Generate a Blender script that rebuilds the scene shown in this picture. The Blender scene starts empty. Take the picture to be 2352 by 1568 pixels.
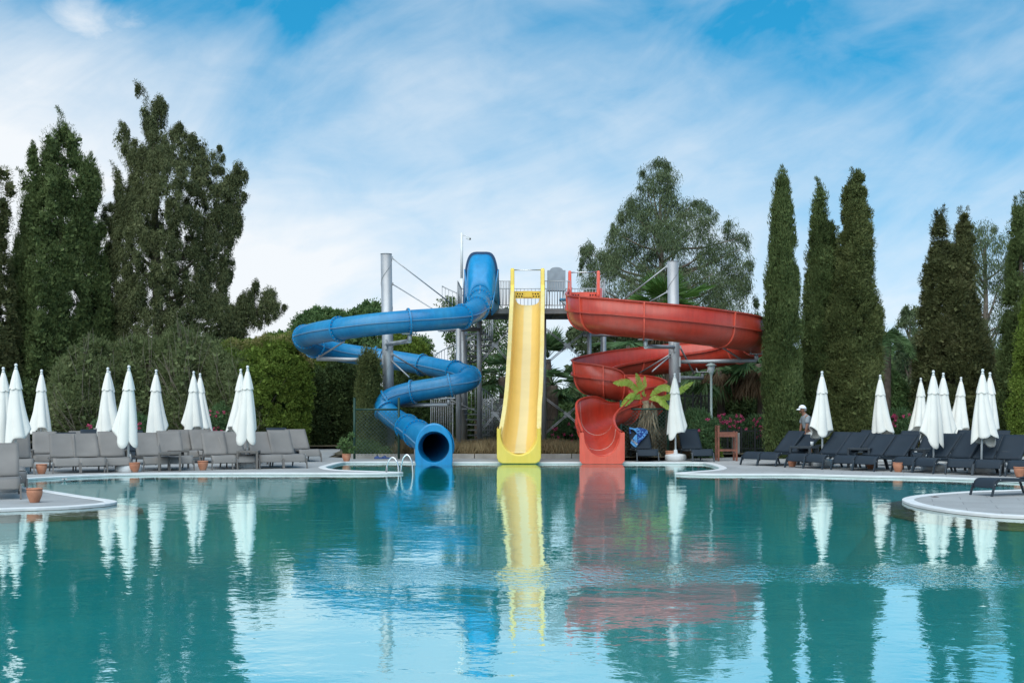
import bpy, bmesh, math, random
import numpy as np
from mathutils import Vector, Matrix, geometry
C = bpy.context.scene.collection
R = math.radians
PI = math.pi
random.seed(7)
rng = np.random.default_rng(11)
# ------------------------------------------------------------------ camera model: picture pixels (2352 wide) -> world
F, CX, HY, CH = 2940.0, 1176.0, 936.0, 1.5
def P(x, y, d):
    return Vector(((x-CX)/F*d, d, CH+(HY-y)/F*d))
def G(x, y):
    d = F*CH/(y-HY)
    return Vector(((x-CX)/F*d, d, 0.0))
def PX(d): return d/F            # metres per picture pixel at a distance

scene = bpy.context.scene
cam_d = bpy.data.cameras.new("Camera"); cam = bpy.data.objects.new("Camera", cam_d); C.objects.link(cam)
cam.location = (0, 0, CH); cam.rotation_euler = (R(90), 0, 0)
cam_d.sensor_width = 36; cam_d.lens = 45
cam_d.shift_y = (HY-784.0)/2352.0
cam_d.clip_start = 0.1; cam_d.clip_end = 5000
scene.camera = cam

# ------------------------------------------------------------------ materials
def s2l(c):
    return tuple(((v/255)/12.92 if v/255 <= 0.04045 else ((v/255+0.055)/1.055)**2.4) for v in c)
def nmat(name):
    m = bpy.data.materials.new(name); m.use_nodes = True
    nt = m.node_tree; nt.nodes.clear()
    return m, nt, nt.nodes, nt.links
def M(name, col, rough=.6, var=.12, vscale=3.0, bump=0.0, bscale=30.0, metal=0.0, spec=.5, coat=0.0, sheen=0.0, vcol=None, detail=4.0):
    m, nt, N, L = nmat(name)
    out = N.new('ShaderNodeOutputMaterial'); b = N.new('ShaderNodeBsdfPrincipled'); L.new(b.outputs[0], out.inputs[0])
    tc = N.new('ShaderNodeTexCoord'); nz = N.new('ShaderNodeTexNoise'); nz.inputs['Scale'].default_value = vscale; nz.inputs['Detail'].default_value = detail
    L.new(tc.outputs['Object'], nz.inputs['Vector'])
    rp = N.new('ShaderNodeValToRGB'); rp.color_ramp.elements[0].position = .3; rp.color_ramp.elements[1].position = .7
    c0 = tuple(max(0, v*(1-var)) for v in col); c1 = vcol if vcol else tuple(min(1, v*(1+var)) for v in col)
    rp.color_ramp.elements[0].color = (*c0, 1); rp.color_ramp.elements[1].color = (*c1, 1)
    L.new(nz.outputs['Fac'], rp.inputs[0]); L.new(rp.outputs[0], b.inputs['Base Color'])
    b.inputs['Roughness'].default_value = rough; b.inputs['Metallic'].default_value = metal
    b.inputs['Specular IOR Level'].default_value = spec
    b.inputs['Coat Weight'].default_value = coat; b.inputs['Coat Roughness'].default_value = .12
    if bump:
        n2 = N.new('ShaderNodeTexNoise'); n2.inputs['Scale'].default_value = bscale; n2.inputs['Detail'].default_value = 5
        L.new(tc.outputs['Object'], n2.inputs['Vector'])
        bp = N.new('ShaderNodeBump'); bp.inputs['Strength'].default_value = 1.0; bp.inputs['Distance'].default_value = bump
        L.new(n2.outputs['Fac'], bp.inputs['Height']); L.new(bp.outputs[0], b.inputs['Normal'])
    return m
def LEAF(name, cols, trans=.25, nscale=.9, rough=.75, spec=.25, drift=1.3):
    """leaf colours picked per leaf (each leaf is its own mesh island) and drifting from clump to clump"""
    m, nt, N, L = nmat(name)
    out = N.new('ShaderNodeOutputMaterial'); b = N.new('ShaderNodeBsdfPrincipled'); tr = N.new('ShaderNodeBsdfTranslucent'); mx = N.new('ShaderNodeMixShader')
    g = N.new('ShaderNodeNewGeometry'); nz = N.new('ShaderNodeTexNoise'); nz.inputs['Scale'].default_value = nscale; nz.inputs['Detail'].default_value = 3
    L.new(g.outputs['Position'], nz.inputs['Vector'])
    a = N.new('ShaderNodeMath'); a.operation = 'MULTIPLY'; a.inputs[1].default_value = .5; L.new(g.outputs['Random Per Island'], a.inputs[0])
    c = N.new('ShaderNodeMath'); c.operation = 'MULTIPLY_ADD'; c.inputs[1].default_value = drift; c.inputs[2].default_value = .25-drift/2
    L.new(nz.outputs['Fac'], c.inputs[0])
    s = N.new('ShaderNodeMath'); s.operation = 'ADD'; s.use_clamp = True; L.new(a.outputs[0], s.inputs[0]); L.new(c.outputs[0], s.inputs[1])
    rp = N.new('ShaderNodeValToRGB'); e = rp.color_ramp.elements
    for i, col in enumerate(cols):
        p = i/(len(cols)-1)
        if i == 0: el = e[0]; el.position = 0
        elif i == len(cols)-1: el = e[-1]; el.position = 1
        else: el = e.new(p)
        el.color = (*col, 1)
    L.new(s.outputs[0], rp.inputs[0]); L.new(rp.outputs[0], b.inputs['Base Color']); L.new(rp.outputs[0], tr.inputs[0])
    b.inputs['Roughness'].default_value = rough; b.inputs['Specular IOR Level'].default_value = spec
    mx.inputs[0].default_value = trans; L.new(b.outputs[0], mx.inputs[1]); L.new(tr.outputs[0], mx.inputs[2]); L.new(mx.outputs[0], out.inputs[0])
    return m

# ------------------------------------------------------------------ objects
def tag(o, label=None, cat=None, group=None, kind=None):
    if label: o['label'] = label
    if cat: o['category'] = cat
    if group: o['group'] = group
    if kind: o['kind'] = kind
    return o
def empty(name, loc, rz=0, label=None, cat=None, group=None):
    o = bpy.data.objects.new(name, None); C.objects.link(o); o.location = loc; o.rotation_euler = (0, 0, rz)
    o.empty_display_size = .2
    return tag(o, label, cat, group)
def link_mesh(name, me, mat, parent=None, origin=None):
    o = bpy.data.objects.new(name, me); C.objects.link(o)
    if parent is not None: o.parent = parent
    elif origin is not None: o.location = origin
    if mat is not None:
        for mm in (mat if isinstance(mat, (list, tuple)) else [mat]): me.materials.append(mm)
    return o
def kids(o): return [c for c in bpy.data.objects if c.parent == o]
def copy_tree(o, kidmap):
    c = o.copy(); C.objects.link(c)
    for ch in kidmap.get(o.name, []):
        k = copy_tree(ch, kidmap); k.parent = c
    return c
def kidmap_of(o):
    mp = {}
    def rec(p):
        mp[p.name] = kids(p)
        for c in mp[p.name]: rec(c)
    rec(o); return mp
class MB:
    """collects boxes, tubes, sweeps and lathes, then links them as ONE mesh object"""
    def __init__(s): s.v = []; s.f = []; s.uv = []; s.sm = []; s.mi = []
    def quad(s, a, b, c, d, smooth=False, mi=0):
        i = len(s.v); s.v += [tuple(a), tuple(b), tuple(c), tuple(d)]; s.f.append((i, i+1, i+2, i+3)); s.uv.append(None); s.sm.append(smooth); s.mi.append(mi)
    def box(s, c, size, rz=0, M3=None, mi=0):
        x, y, z = size[0]/2, size[1]/2, size[2]/2
        m = M3 if M3 is not None else Matrix.Rotation(rz, 3, 'Z')
        i = len(s.v); c = Vector(c)
        for dz in (-z, z):
            for dx, dy in ((-x, -y), (x, -y), (x, y), (-x, y)):
                s.v.append(tuple(c + m @ Vector((dx, dy, dz))))
        for f in ((3, 2, 1, 0), (4, 5, 6, 7), (0, 1, 5, 4), (1, 2, 6, 5), (2, 3, 7, 6), (3, 0, 4, 7)):
            s.f.append(tuple(i+k for k in f)); s.uv.append(None); s.sm.append(False); s.mi.append(mi)
    def bar(s, a, b, w, h, mi=0):
        a, b = Vector(a), Vector(b); t = (b-a); l = t.length; t.normalize()
        up = Vector((0, 0, 1)) if abs(t.z) < .95 else Vector((0, 1, 0))
        x = t.cross(up).normalized(); u = x.cross(t).normalized()
        m = Matrix((x, t, u)).transposed()
        s.box((a+b)/2, (w, l, h), M3=m, mi=mi)
    def tube(s, pts, r, n=8, cap=True, closed=False, mi=0):
        pts = [Vector(p) for p in pts]; rr = r if isinstance(r, (list, tuple)) else [r]*len(pts)
        rings = []
        prev = None
        for k, p in enumerate(pts):
            t = (pts[min(k+1, len(pts)-1)] - pts[max(k-1, 0)])
            if closed: t = pts[(k+1) % len(pts)] - pts[k-1]
            t.normalize()
            if prev is None:
                up = Vector((0, 0, 1)) if abs(t.z) < .9 else Vector((1, 0, 0))
                x = t.cross(up).normalized()
            else:
                x = (prev - t*prev.dot(t)).normalized()
            prev = x; y = t.cross(x)
            i = len(s.v); rings.append(i)
            for j in range(n):
                a = 2*PI*j/n
                s.v.append(tuple(p + x*(math.cos(a)*rr[k]) + y*(math.sin(a)*rr[k])))
        m = len(rings)
        for k in range(m if closed else m-1):
            a, b = rings[k], rings[(k+1) % m]
            for j in range(n):
                s.f.append((a+j, a+(j+1) % n, b+(j+1) % n, b+j)); s.uv.append(None); s.sm.append(True); s.mi.append(mi)
        if cap and not closed:
            s.f.append(tuple(rings[0]+j for j in range(n))[::-1]); s.uv.append(None); s.sm.append(False); s.mi.append(mi)
            s.f.append(tuple(rings[-1]+j for j in range(n))); s.uv.append(None); s.sm.append(False); s.mi.append(mi)
    def grid(s, rows, closed_u=False, uvs=None, smooth=True, mi=0, flip=False):
        """rows: list of equal-length point lists"""
        i0 = len(s.v); n = len(rows[0]); m = len(rows)
        for r in rows:
            for p in r: s.v.append(tuple(p))
        for a in range(m-1):
            for j in range(n if closed_u else n-1):
                j2 = (j+1) % n
                f = (i0+a*n+j, i0+a*n+j2, i0+(a+1)*n+j2, i0+(a+1)*n+j)
                uvq = None
                if uvs is not None:
                    uvq = [uvs[a][j], uvs[a][j+1 if closed_u else j2], uvs[a+1][j+1 if closed_u else j2], uvs[a+1][j]]
                if flip:
                    f = f[::-1]; uvq = uvq[::-1] if uvq else None
                s.f.append(f); s.uv.append(uvq); s.sm.append(smooth); s.mi.append(mi)
    def lathe(s, prof, c=(0, 0, 0), n=24, mi=0, smooth=True, sx=1, sy=1):
        rows = []
        for r, z in prof:
            rows.append([(c[0]+sx*r*math.cos(2*PI*j/n), c[1]+sy*r*math.sin(2*PI*j/n), c[2]+z) for j in range(n)])
        s.grid(rows, closed_u=True, smooth=smooth, mi=mi)
    def poly(s, pts, mi=0, flip=False):
        i = len(s.v); s.v += [tuple(p) for p in pts]
        f = tuple(range(i, i+len(pts))); s.f.append(f[::-1] if flip else f); s.uv.append(None); s.sm.append(False); s.mi.append(mi)
    def build(s, name, mat, parent=None, origin=None, solid=0.0, bevel=0.0):
        off = Vector((0, 0, 0))
        if parent is not None and origin is None:
            p = parent
            loc_ = False
            while p is not None: off = off + p.location; loc_ = loc_ or bool(p.get('_local')); p = p.parent
            if loc_: off = Vector((0, 0, 0))
        elif origin is not None: off = Vector(origin)
        me = bpy.data.meshes.new(name)
        me.from_pydata([(a-off.x, b-off.y, c-off.z) for a, b, c in s.v], [], s.f)
        me.polygons.foreach_set('use_smooth', s.sm)
        me.polygons.foreach_set('material_index', s.mi)
        if any(u is not None for u in s.uv):
            ul = me.uv_layers.new(name='UVMap')
            for pl, u in zip(me.polygons, s.uv):
                for k, li in enumerate(pl.loop_indices):
                    ul.data[li].uv = u[k] if u is not None else (0, 0)
        me.update()
        o = link_mesh(name, me, mat, parent, off if parent is None else None)
        if solid:
            md = o.modifiers.new('thickness', 'SOLIDIFY'); md.thickness = solid; md.offset = 0
        if bevel:
            md = o.modifiers.new('bevel', 'BEVEL'); md.width = bevel; md.segments = 2; md.limit_method = 'ANGLE'
        return o
def crom(pts, per=8):
    """Catmull-Rom through rows of numbers"""
    A = np.array(pts, float); out = []
    n = len(A)
    for i in range(n-1):
        p0 = A[max(i-1, 0)]; p1 = A[i]; p2 = A[i+1]; p3 = A[min(i+2, n-1)]
        if i == 0: p0 = 2*p1-p2
        if i == n-2: p3 = 2*p2-p1
        for k in range(per):
            t = k/per
            out.append(.5*((2*p1)+(-p0+p2)*t+(2*p0-5*p1+4*p2-p3)*t*t+(-p0+3*p1-3*p2+p3)*t**3))
    out.append(A[-1]); return np.array(out)
def resample(A, step):
    A = np.asarray(A); d = np.linalg.norm(np.diff(A[:, :3], axis=0), axis=1); s = np.concatenate([[0], np.cumsum(d)])
    n = max(2, int(s[-1]/step)+1); q = np.linspace(0, s[-1], n)
    return np.stack([np.interp(q, s, A[:, k]) for k in range(A.shape[1])], 1), q
def unit(a): return a/np.maximum(np.linalg.norm(a, axis=-1, keepdims=True), 1e-9)

# ------------------------------------------------------------------ foliage: many small leaf faces
def leaf_arrays(p, d, L, W):
    n = len(p); d = unit(d); side = unit(np.cross(d, rng.normal(size=(n, 3))))
    L = np.broadcast_to(L, (n,))[:, None]; W = np.broadcast_to(W, (n,))[:, None]
    mid = p + d*L*.45
    return np.stack([p, mid+side*W*.5, p+d*L, mid-side*W*.5], 1)      # n,4,3
def quads_mesh(name, Q, mat, parent=None, origin=(0, 0, 0), kind=None, midx=None):
    Q = np.concatenate(Q, 0) if isinstance(Q, list) else Q
    n = len(Q); v = (Q.reshape(-1, 3) - np.array(origin)).astype(np.float32)
    me = bpy.data.meshes.new(name)
    me.vertices.add(n*4); me.vertices.foreach_set('co', v.ravel())
    me.loops.add(n*4); me.loops.foreach_set('vertex_index', np.arange(n*4, dtype=np.int32))
    me.polygons.add(n); me.polygons.foreach_set('loop_start', np.arange(0, n*4, 4, dtype=np.int32))
    if midx is not None: me.polygons.foreach_set('material_index', np.asarray(midx, dtype=np.int32))
    me.update(calc_edges=True)
    o = link_mesh(name, me, mat, parent, None if parent is not None else origin)
    return o
def lobes_leaves(Cn, Rr, per, L, W, up=.6, outw=1.0, jit=.5, droop=None, fill=.25, shell=(.8, 1.06)):
    """Cn (m,3) lobe centres, Rr (m,3) semi-axes, leaves scattered over each lobe"""
    m = len(Cn); n = m*per
    u = unit(rng.normal(size=(n, 3)))
    rad = rng.uniform(*shell, size=(n, 1)); inner = rng.random((n, 1)) < fill
    rad = np.where(inner, rng.uniform(.2, .8, size=(n, 1)), rad)
    c = np.repeat(Cn, per, 0); r = np.repeat(Rr, per, 0)
    p = c + u*r*rad
    d = u*outw + np.array([0, 0, up]) + rng.normal(size=(n, 3))*jit
    l = L*rng.uniform(.6, 1.35, n); w = W*rng.uniform(.7, 1.3, n)
    return leaf_arrays(p, d, l, w)
def core_leaves(Cn, Rr, per, size):
    m = len(Cn); n = m*per
    p = np.repeat(Cn, per, 0) + unit(rng.normal(size=(n, 3)))*np.repeat(Rr, per, 0)*rng.uniform(.1, .6, (n, 1))
    return leaf_arrays(p-size/2*0, rng.normal(size=(n, 3)), size*rng.uniform(.6, 1.2, n), size*rng.uniform(.5, 1, n))
def in_poly(x, y, poly):
    poly = np.array(poly); inside = np.zeros(len(x), bool); j = len(poly)-1
    for i in range(len(poly)):
        xi, yi = poly[i]; xj, yj = poly[j]
        c = ((yi > y) != (yj > y)) & (x < (xj-xi)*(y-yi)/(yj-yi+1e-12)+xi)
        inside ^= c; j = i
    return inside
def poly_dist(x, y, poly):
    poly = np.array(poly, float); best = np.full(len(x), 1e9); j = len(poly)-1
    for i in range(len(poly)):
        a = poly[j]; b = poly[i]; ab = b-a; l2 = max(ab@ab, 1e-9)
        t = np.clip(((x-a[0])*ab[0]+(y-a[1])*ab[1])/l2, 0, 1)
        best = np.minimum(best, np.hypot(x-(a[0]+t*ab[0]), y-(a[1]+t*ab[1]))); j = i
    return best
def outline_centres(poly, d, n, inset=4, thick=1.1, fr=.65, maxthick=3.0):
    """crown lumps inside the silhouette a tree has at distance d, given a real depth front and back"""
    A = np.array(poly); x0, y0 = A.min(0); x1, y1 = A.max(0); X = []; Y = []
    k = 0
    while k < n:
        x = rng.uniform(x0, x1, n*3); y = rng.uniform(y0, y1, n*3)
        ok = in_poly(x, y, poly); x, y = x[ok], y[ok]
        dd = poly_dist(x, y, poly); ok = dd > inset; X.append(x[ok]); Y.append(y[ok]); k += ok.sum()
    x = np.concatenate(X)[:n]; y = np.concatenate(Y)[:n]
    dist = np.minimum(poly_dist(x, y, poly)*d/F*thick, maxthick)
    sgn = np.where(rng.random(n) < .62, -1, 1)
    sh = rng.random(n) < fr
    off = np.where(sh, sgn*dist*rng.uniform(.8, 1.05, n), rng.uniform(-1, 1, n)*dist)
    dp = d + off
    # keep size and place: project with the tree's own distance
    return np.stack([(x-CX)/F*d, dp, CH+(HY-y)/F*d], 1)
def trunk_mb(base, pts, r0, r1, n=9):
    mb = MB(); k = len(pts)
    mb.tube(pts, [r0+(r1-r0)*i/(k-1) for i in range(k)], n=n); return mb
def to_tree(name, base, label, cat, group=None):
    return empty(name, base, 0, label, cat, group)
# ================================================================== light, sky
SUN_EL, SUN_AZ = R(52), R(200)      # azimuth the light comes from, clockwise from +Y: behind the camera, left
w = bpy.data.worlds.new("World"); scene.world = w; w.use_nodes = True
nt = w.node_tree; N = nt.nodes; L = nt.links; N.clear()
wo = N.new('ShaderNodeOutputWorld'); bg = N.new('ShaderNodeBackground'); L.new(bg.outputs[0], wo.inputs[0])
bg.inputs['Strength'].default_value = SKY_STRENGTH = 0.07
sky = N.new('ShaderNodeTexSky'); sky.sky_type = 'NISHITA'; sky.sun_disc = False
sky.sun_elevation = SUN_EL; sky.sun_rotation = SUN_AZ; sky.air_density = 1.0; sky.dust_density = .3; sky.ozone_density = 3.0; sky.altitude = 0
tc = N.new('ShaderNodeTexCoord'); sx = N.new('ShaderNodeSeparateXYZ'); L.new(tc.outputs['Generated'], sx.inputs[0])
# the clear blue is read a little above each direction so that it stays deep right down to the trees
_v = N.new('ShaderNodeVectorMath'); _v.operation = 'ADD'; L.new(tc.outputs['Generated'], _v.inputs[0]); _v.inputs[1].default_value = (0, 0, .20)
_n = N.new('ShaderNodeVectorMath'); _n.operation = 'NORMALIZE'; L.new(_v.outputs[0], _n.inputs[0]); L.new(_n.outputs[0], sky.inputs[0])
def math_(op, a, b=None, clamp=False, c=None):
    n = N.new('ShaderNodeMath'); n.operation = op; n.use_clamp = clamp
    for i, v in enumerate((a, b, c)):
        if v is None: continue
        if isinstance(v, (int, float)): n.inputs[i].default_value = v
        else: L.new(v, n.inputs[i])
    return n.outputs[0]
def cloud_noise(rot, scl, scale, detail, rough, off, dist=0.0):
    """streaks of high cloud: noise on the sky direction, stretched along a slanting axis"""
    mp = N.new('ShaderNodeMapping'); mp.vector_type = 'TEXTURE'; mp.inputs['Rotation'].default_value = (0, R(rot), 0); mp.inputs['Scale'].default_value = (1/scl[0], 1, 1/scl[1])
    L.new(tc.outputs['Generated'], mp.inputs[0])
    ad = N.new('ShaderNodeVectorMath'); ad.operation = 'ADD'; L.new(mp.outputs[0], ad.inputs[0]); ad.inputs[1].default_value = (off[0], off[1], off[0]*.7)
    n = N.new('ShaderNodeTexNoise'); n.inputs['Scale'].default_value = scale; n.inputs['Detail'].default_value = detail; n.inputs['Roughness'].default_value = rough; n.inputs['Distortion'].default_value = dist
    L.new(ad.outputs[0], n.inputs[0]); return n.outputs['Fac']
def ramp(v, a, b):
    m = N.new('ShaderNodeMapRange'); m.interpolation_type = 'SMOOTHSTEP'; L.new(v, m.inputs[0]); m.inputs[1].default_value = a; m.inputs[2].default_value = b; return m.outputs[0]
n_big = cloud_noise(22, (2.6, 6.5), 1.0, 4, .5, (2.3, .4), .35)
n_cir = cloud_noise(-24, (3.6, 9.5), 1.0, 8, .56, (5.1, 7.7), .8)
n_fin = cloud_noise(-10, (16, 30), 1.0, 7, .6, (0.4, 2.2), .6)
azl = ramp(sx.outputs[0], .34, -.34)                       # the cloud bank lies to the left
low = ramp(sx.outputs[2], .26, .05)                        # and a veil hangs over the horizon
hi_left = math_('MULTIPLY', ramp(sx.outputs[2], .245, .30), ramp(sx.outputs[0], .02, -.2))   # clear gap high on the left
base = math_('MULTIPLY_ADD', azl, .56, c=.04)
base = math_('ADD', base, math_('MULTIPLY', low, .68))
base = math_('SUBTRACT', base, math_('MULTIPLY', hi_left, .42))
wis = math_('MULTIPLY_ADD', n_cir, 1.05, c=-.49)
bigs = math_('MULTIPLY_ADD', n_big, 1.0, c=-.47)
fins = math_('MULTIPLY_ADD', n_fin, .40, c=-.2)
base = math_('SUBTRACT', base, math_('MULTIPLY', ramp(sx.outputs[2], .19, .31), .05))
msk = math_('ADD', math_('ADD', base, bigs), math_('ADD', wis, fins))
# one small puff of fair weather cloud
def sq(v, c0, k):
    d = math_('SUBTRACT', v, c0); d = math_('MULTIPLY', d, k); return math_('MULTIPLY', d, d)
rr = math_('ADD', sq(sx.outputs[0], -.303, 25), sq(sx.outputs[2], .272, 52))
rr = math_('ADD', rr, math_('MULTIPLY_ADD', n_fin, 3.0, c=-1.3))
puff = ramp(rr, 1.7, -.7)
msk = math_('MAXIMUM', msk, math_('MULTIPLY', puff, .85), clamp=True)
msk = math_('MULTIPLY', msk, .97)
tint = N.new('ShaderNodeMix'); tint.data_type = 'RGBA'; tint.blend_type = 'MULTIPLY'; tint.inputs[0].default_value = 1
L.new(sky.outputs[0], tint.inputs[6]); tint.inputs[7].default_value = (.27, 1.86, 1.98, 1)
mixc = N.new('ShaderNodeMix'); mixc.data_type = 'RGBA'; L.new(msk, mixc.inputs[0]); L.new(tint.outputs[2], mixc.inputs[6])
mixc.inputs[7].default_value = (9.4, 9.75, 10.1, 1)
L.new(mixc.outputs[2], bg.inputs['Color'])

sd = bpy.data.lights.new("Sun", 'SUN'); sun = bpy.data.objects.new("Sun", sd); C.objects.link(sun)
sd.energy = 2.5; sd.angle = R(80); sd.color = (1, .93, .85)
dirv = Vector((math.sin(SUN_AZ)*math.cos(SUN_EL), math.cos(SUN_AZ)*math.cos(SUN_EL), math.sin(SUN_EL)))
sun.rotation_euler = dirv.to_track_quat('Z', 'Y').to_euler(); sun.location = (0, 0, 60)
scene.view_settings.view_transform = 'Standard'; scene.view_settings.look = 'None'
scene.view_settings.exposure = 0.5; scene.view_settings.gamma = 1.0
scene.cycles.max_bounces = 8; scene.cycles.transparent_max_bounces = 12; scene.cycles.caustics_reflective = False; scene.cycles.caustics_refractive = False
scene.cycles.use_denoising = True
try: scene.cycles.denoiser = 'OPENIMAGEDENOISE'
except Exception: pass

# ================================================================== pool outline (picture pixels on the deck plane)
WZ = -0.035
far_left = [(15, 1107), (22, 1103.5), (37.5, 1101.4), (93.8, 1097), (172, 1092.8), (265.6, 1089.3), (367.5, 1087.6), (480, 1086.9), (582, 1086.6), (673, 1086.6), (760, 1086.6), (838, 1086.6), (890, 1086)]
bay_l = [(925, 1084.6), (892, 1083.2), (801, 1080.4), (765, 1078), (750, 1074.6), (748, 1072), (760, 1068.6), (776, 1064), (790, 1061.5), (800, 1060.9)]
back = [(830, 1060.6), (900, 1060.6), (1000, 1061), (1200, 1061.6), (1400, 1061.8), (1560, 1062.0), (1605, 1062.2)]
bay_r = [(1622, 1063.5), (1640, 1068), (1652, 1073), (1651, 1076.6), (1634, 1079.8), (1590, 1083.2), (1552, 1086)]
far_right = [(1580, 1087.6), (1621, 1088.6), (1700, 1089), (1837.5, 1089.6), (1984, 1093), (2125, 1095.6), (2219, 1098.8), (2278, 1101.5), (2340, 1105), (2400, 1109.5)]
pen_r = [(2440, 1114), (2420, 1119), (2352, 1124.2), (2234, 1128.4), (2187.5, 1131.4), (2140.6, 1134.6), (2100, 1139), (2080, 1143), (2073.5, 1147), (2080, 1151.6), (2100, 1158.4), (2140.6, 1166.6), (2187.5, 1173.4), (2250, 1179.8), (2352, 1186)]
pen_l = [(0, 1169.8), (93.8, 1166.8), (172, 1163.2), (234.4, 1158.4), (258, 1155.2), (268, 1152.2), (258, 1149.2), (234.4, 1145.6), (187.5, 1139), (125, 1129.2), (62.5, 1119.4), (28, 1113.6)]
def gp(l): return [(G(*p).x, G(*p).y) for p in l]
near = [(9.6, 16.2), (12.2, 12.8), (12.6, 8), (10, 3.4), (4, 1.6), (-4, 1.6), (-10, 3.4), (-12.8, 8), (-12.6, 13), (-10.4, 17.2)]
ring_ctrl = gp(far_left+bay_l+back+bay_r+far_right+pen_r) + near + gp(pen_l)
cl = np.array(ring_ctrl+[ring_ctrl[0]])
sm = crom(cl, 6)[:-1]; POOL, _ = resample(np.vstack([sm, sm[:1]]), .16); POOL = POOL[:-1]
def offset_ring(A, o):
    t = unit(np.roll(A, -1, 0)-np.roll(A, 1, 0)); n = np.stack([t[:, 1], -t[:, 0]], 1); return A + n*o
area = .5*np.sum(POOL[:, 0]*np.roll(POOL[:, 1], -1)-np.roll(POOL[:, 0], -1)*POOL[:, 1])
OUT = -1 if area < 0 else 1                                # offset_ring(+OUT) moves away from the water

def tess(name, outer, holes, z, mat, kind):
    loops = [[Vector((x, y, 0)) for x, y in outer]] + [[Vector((x, y, 0)) for x, y in h] for h in holes]
    tri = geometry.tessellate_polygon(loops); vs = [p for l in loops for p in l]
    me = bpy.data.meshes.new(name); fs = []
    for a, b, c in tri:
        n = (vs[b]-vs[a]).cross(vs[c]-vs[a]); fs.append((a, b, c) if n.z > 0 else (a, c, b))
    me.from_pydata([(p.x, p.y, z) for p in vs], [], fs); me.update()
    return tag(link_mesh(name, me, mat), kind=kind)

# paving
def paving_mat():
    m, nt, N, L = nmat('deck_paving')
    out = N.new('ShaderNodeOutputMaterial'); b = N.new('ShaderNodeBsdfPrincipled'); L.new(b.outputs[0], out.inputs[0])
    g = N.new('ShaderNodeNewGeometry')
    br = N.new('ShaderNodeTexBrick'); br.inputs['Scale'].default_value = 1; br.inputs['Brick Width'].default_value = .9; br.inputs['Row Height'].default_value = .6; br.inputs['Mortar Size'].default_value = .006; br.offset = .5
    br.inputs['Color1'].default_value = (.345, .345, .335, 1); br.inputs['Color2'].default_value = (.395, .395, .385, 1); br.inputs['Mortar'].default_value = (.24, .24, .23, 1)
    mp = N.new('ShaderNodeMapping'); mp.inputs['Rotation'].default_value = (0, 0, R(17)); L.new(g.outputs['Position'], mp.inputs[0]); L.new(mp.outputs[0], br.inputs[0])
    n1 = N.new('ShaderNodeTexNoise'); n1.inputs['Scale'].default_value = .8; n1.inputs['Detail'].default_value = 6; L.new(g.outputs['Position'], n1.inputs[0])
    n2 = N.new('ShaderNodeTexNoise'); n2.inputs['Scale'].default_value = 14; n2.inputs['Detail'].default_value = 4; L.new(g.outputs['Position'], n2.inputs[0])
    mr = N.new('ShaderNodeMapRange'); L.new(n1.outputs['Fac'], mr.inputs[0]); mr.inputs[1].default_value = .3; mr.inputs[2].default_value = .75; mr.inputs[3].default_value = .82; mr.inputs[4].default_value = 1.08
    mr2 = N.new('ShaderNodeMapRange'); L.new(n2.outputs['Fac'], mr2.inputs[0]); mr2.inputs[1].default_value = .3; mr2.inputs[2].default_value = .7; mr2.inputs[3].default_value = .93; mr2.inputs[4].default_value = 1.05
    mu = N.new('ShaderNodeMath'); mu.operation = 'MULTIPLY'; L.new(mr.outputs[0], mu.inputs[0]); L.new(mr2.outputs[0], mu.inputs[1])
    mx = N.new('ShaderNodeVectorMath'); mx.operation = 'SCALE'; L.new(br.outputs[0], mx.inputs[0]); L.new(mu.outputs[0], mx.inputs['Scale'])
    L.new(mx.outputs[0], b.inputs['Base Color']); b.inputs['Roughness'].default_value = .75
    bp = N.new('ShaderNodeBump'); bp.inputs['Distance'].default_value = .004; L.new(br.outputs['Fac'], bp.inputs['Height']); bp.invert = True; L.new(bp.outputs[0], b.inputs['Normal'])
    return m
PAVE = paving_mat()
OUTER = [(-90, -40), (90, -40), (90, 39.6), (14, 39.6), (7.6, 39.2), (5.6, 38.4), (4.3, 36.25), (2.9, 36.25), (2.7, 37.9), (-4.9, 38.2), (-5.6, 39.0), (-5.9, 46.5), (-90, 46.5)]
tess('pool_deck', OUTER, [list(map(tuple, POOL))], 0.0, PAVE, 'structure')
# wider earth all round, under and beyond the paving, out to the horizon
def soil_mat():
    m, nt, N, L = nmat('soil_and_grass')
    out = N.new('ShaderNodeOutputMaterial'); b = N.new('ShaderNodeBsdfPrincipled'); L.new(b.outputs[0], out.inputs[0])
    g = N.new('ShaderNodeNewGeometry'); n = N.new('ShaderNodeTexNoise'); n.inputs['Scale'].default_value = 1.3; n.inputs['Detail'].default_value = 8; L.new(g.outputs['Position'], n.inputs[0])
    rp = N.new('ShaderNodeValToRGB'); L.new(n.outputs['Fac'], rp.inputs[0]); e = rp.color_ramp.elements
    e[0].position = .35; e[0].color = (.05, .035, .022, 1); e[1].position = .68; e[1].color = (.16, .125, .075, 1); x = e.new(.5); x.color = (.085, .07, .035, 1)
    L.new(rp.outputs[0], b.inputs['Base Color']); b.inputs['Roughness'].default_value = .95
    return m
SOIL = soil_mat()
Wd = 2500
mbs = MB()
hole = [(-60, -30), (60, -30), (60, 36.0), (-60, 36.0)]
for a, b_ in (((-Wd, -Wd), (Wd, -30)), ((-Wd, 36), (Wd, Wd)), ((-Wd, -30), (-60, 36)), ((60, -30), (Wd, 36))):
    mbs.quad((a[0], a[1], -.03), (b_[0], a[1], -.03), (b_[0], b_[1], -.03), (a[0], b_[1], -.03))
tag(mbs.build('ground', SOIL), kind='structure')

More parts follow.
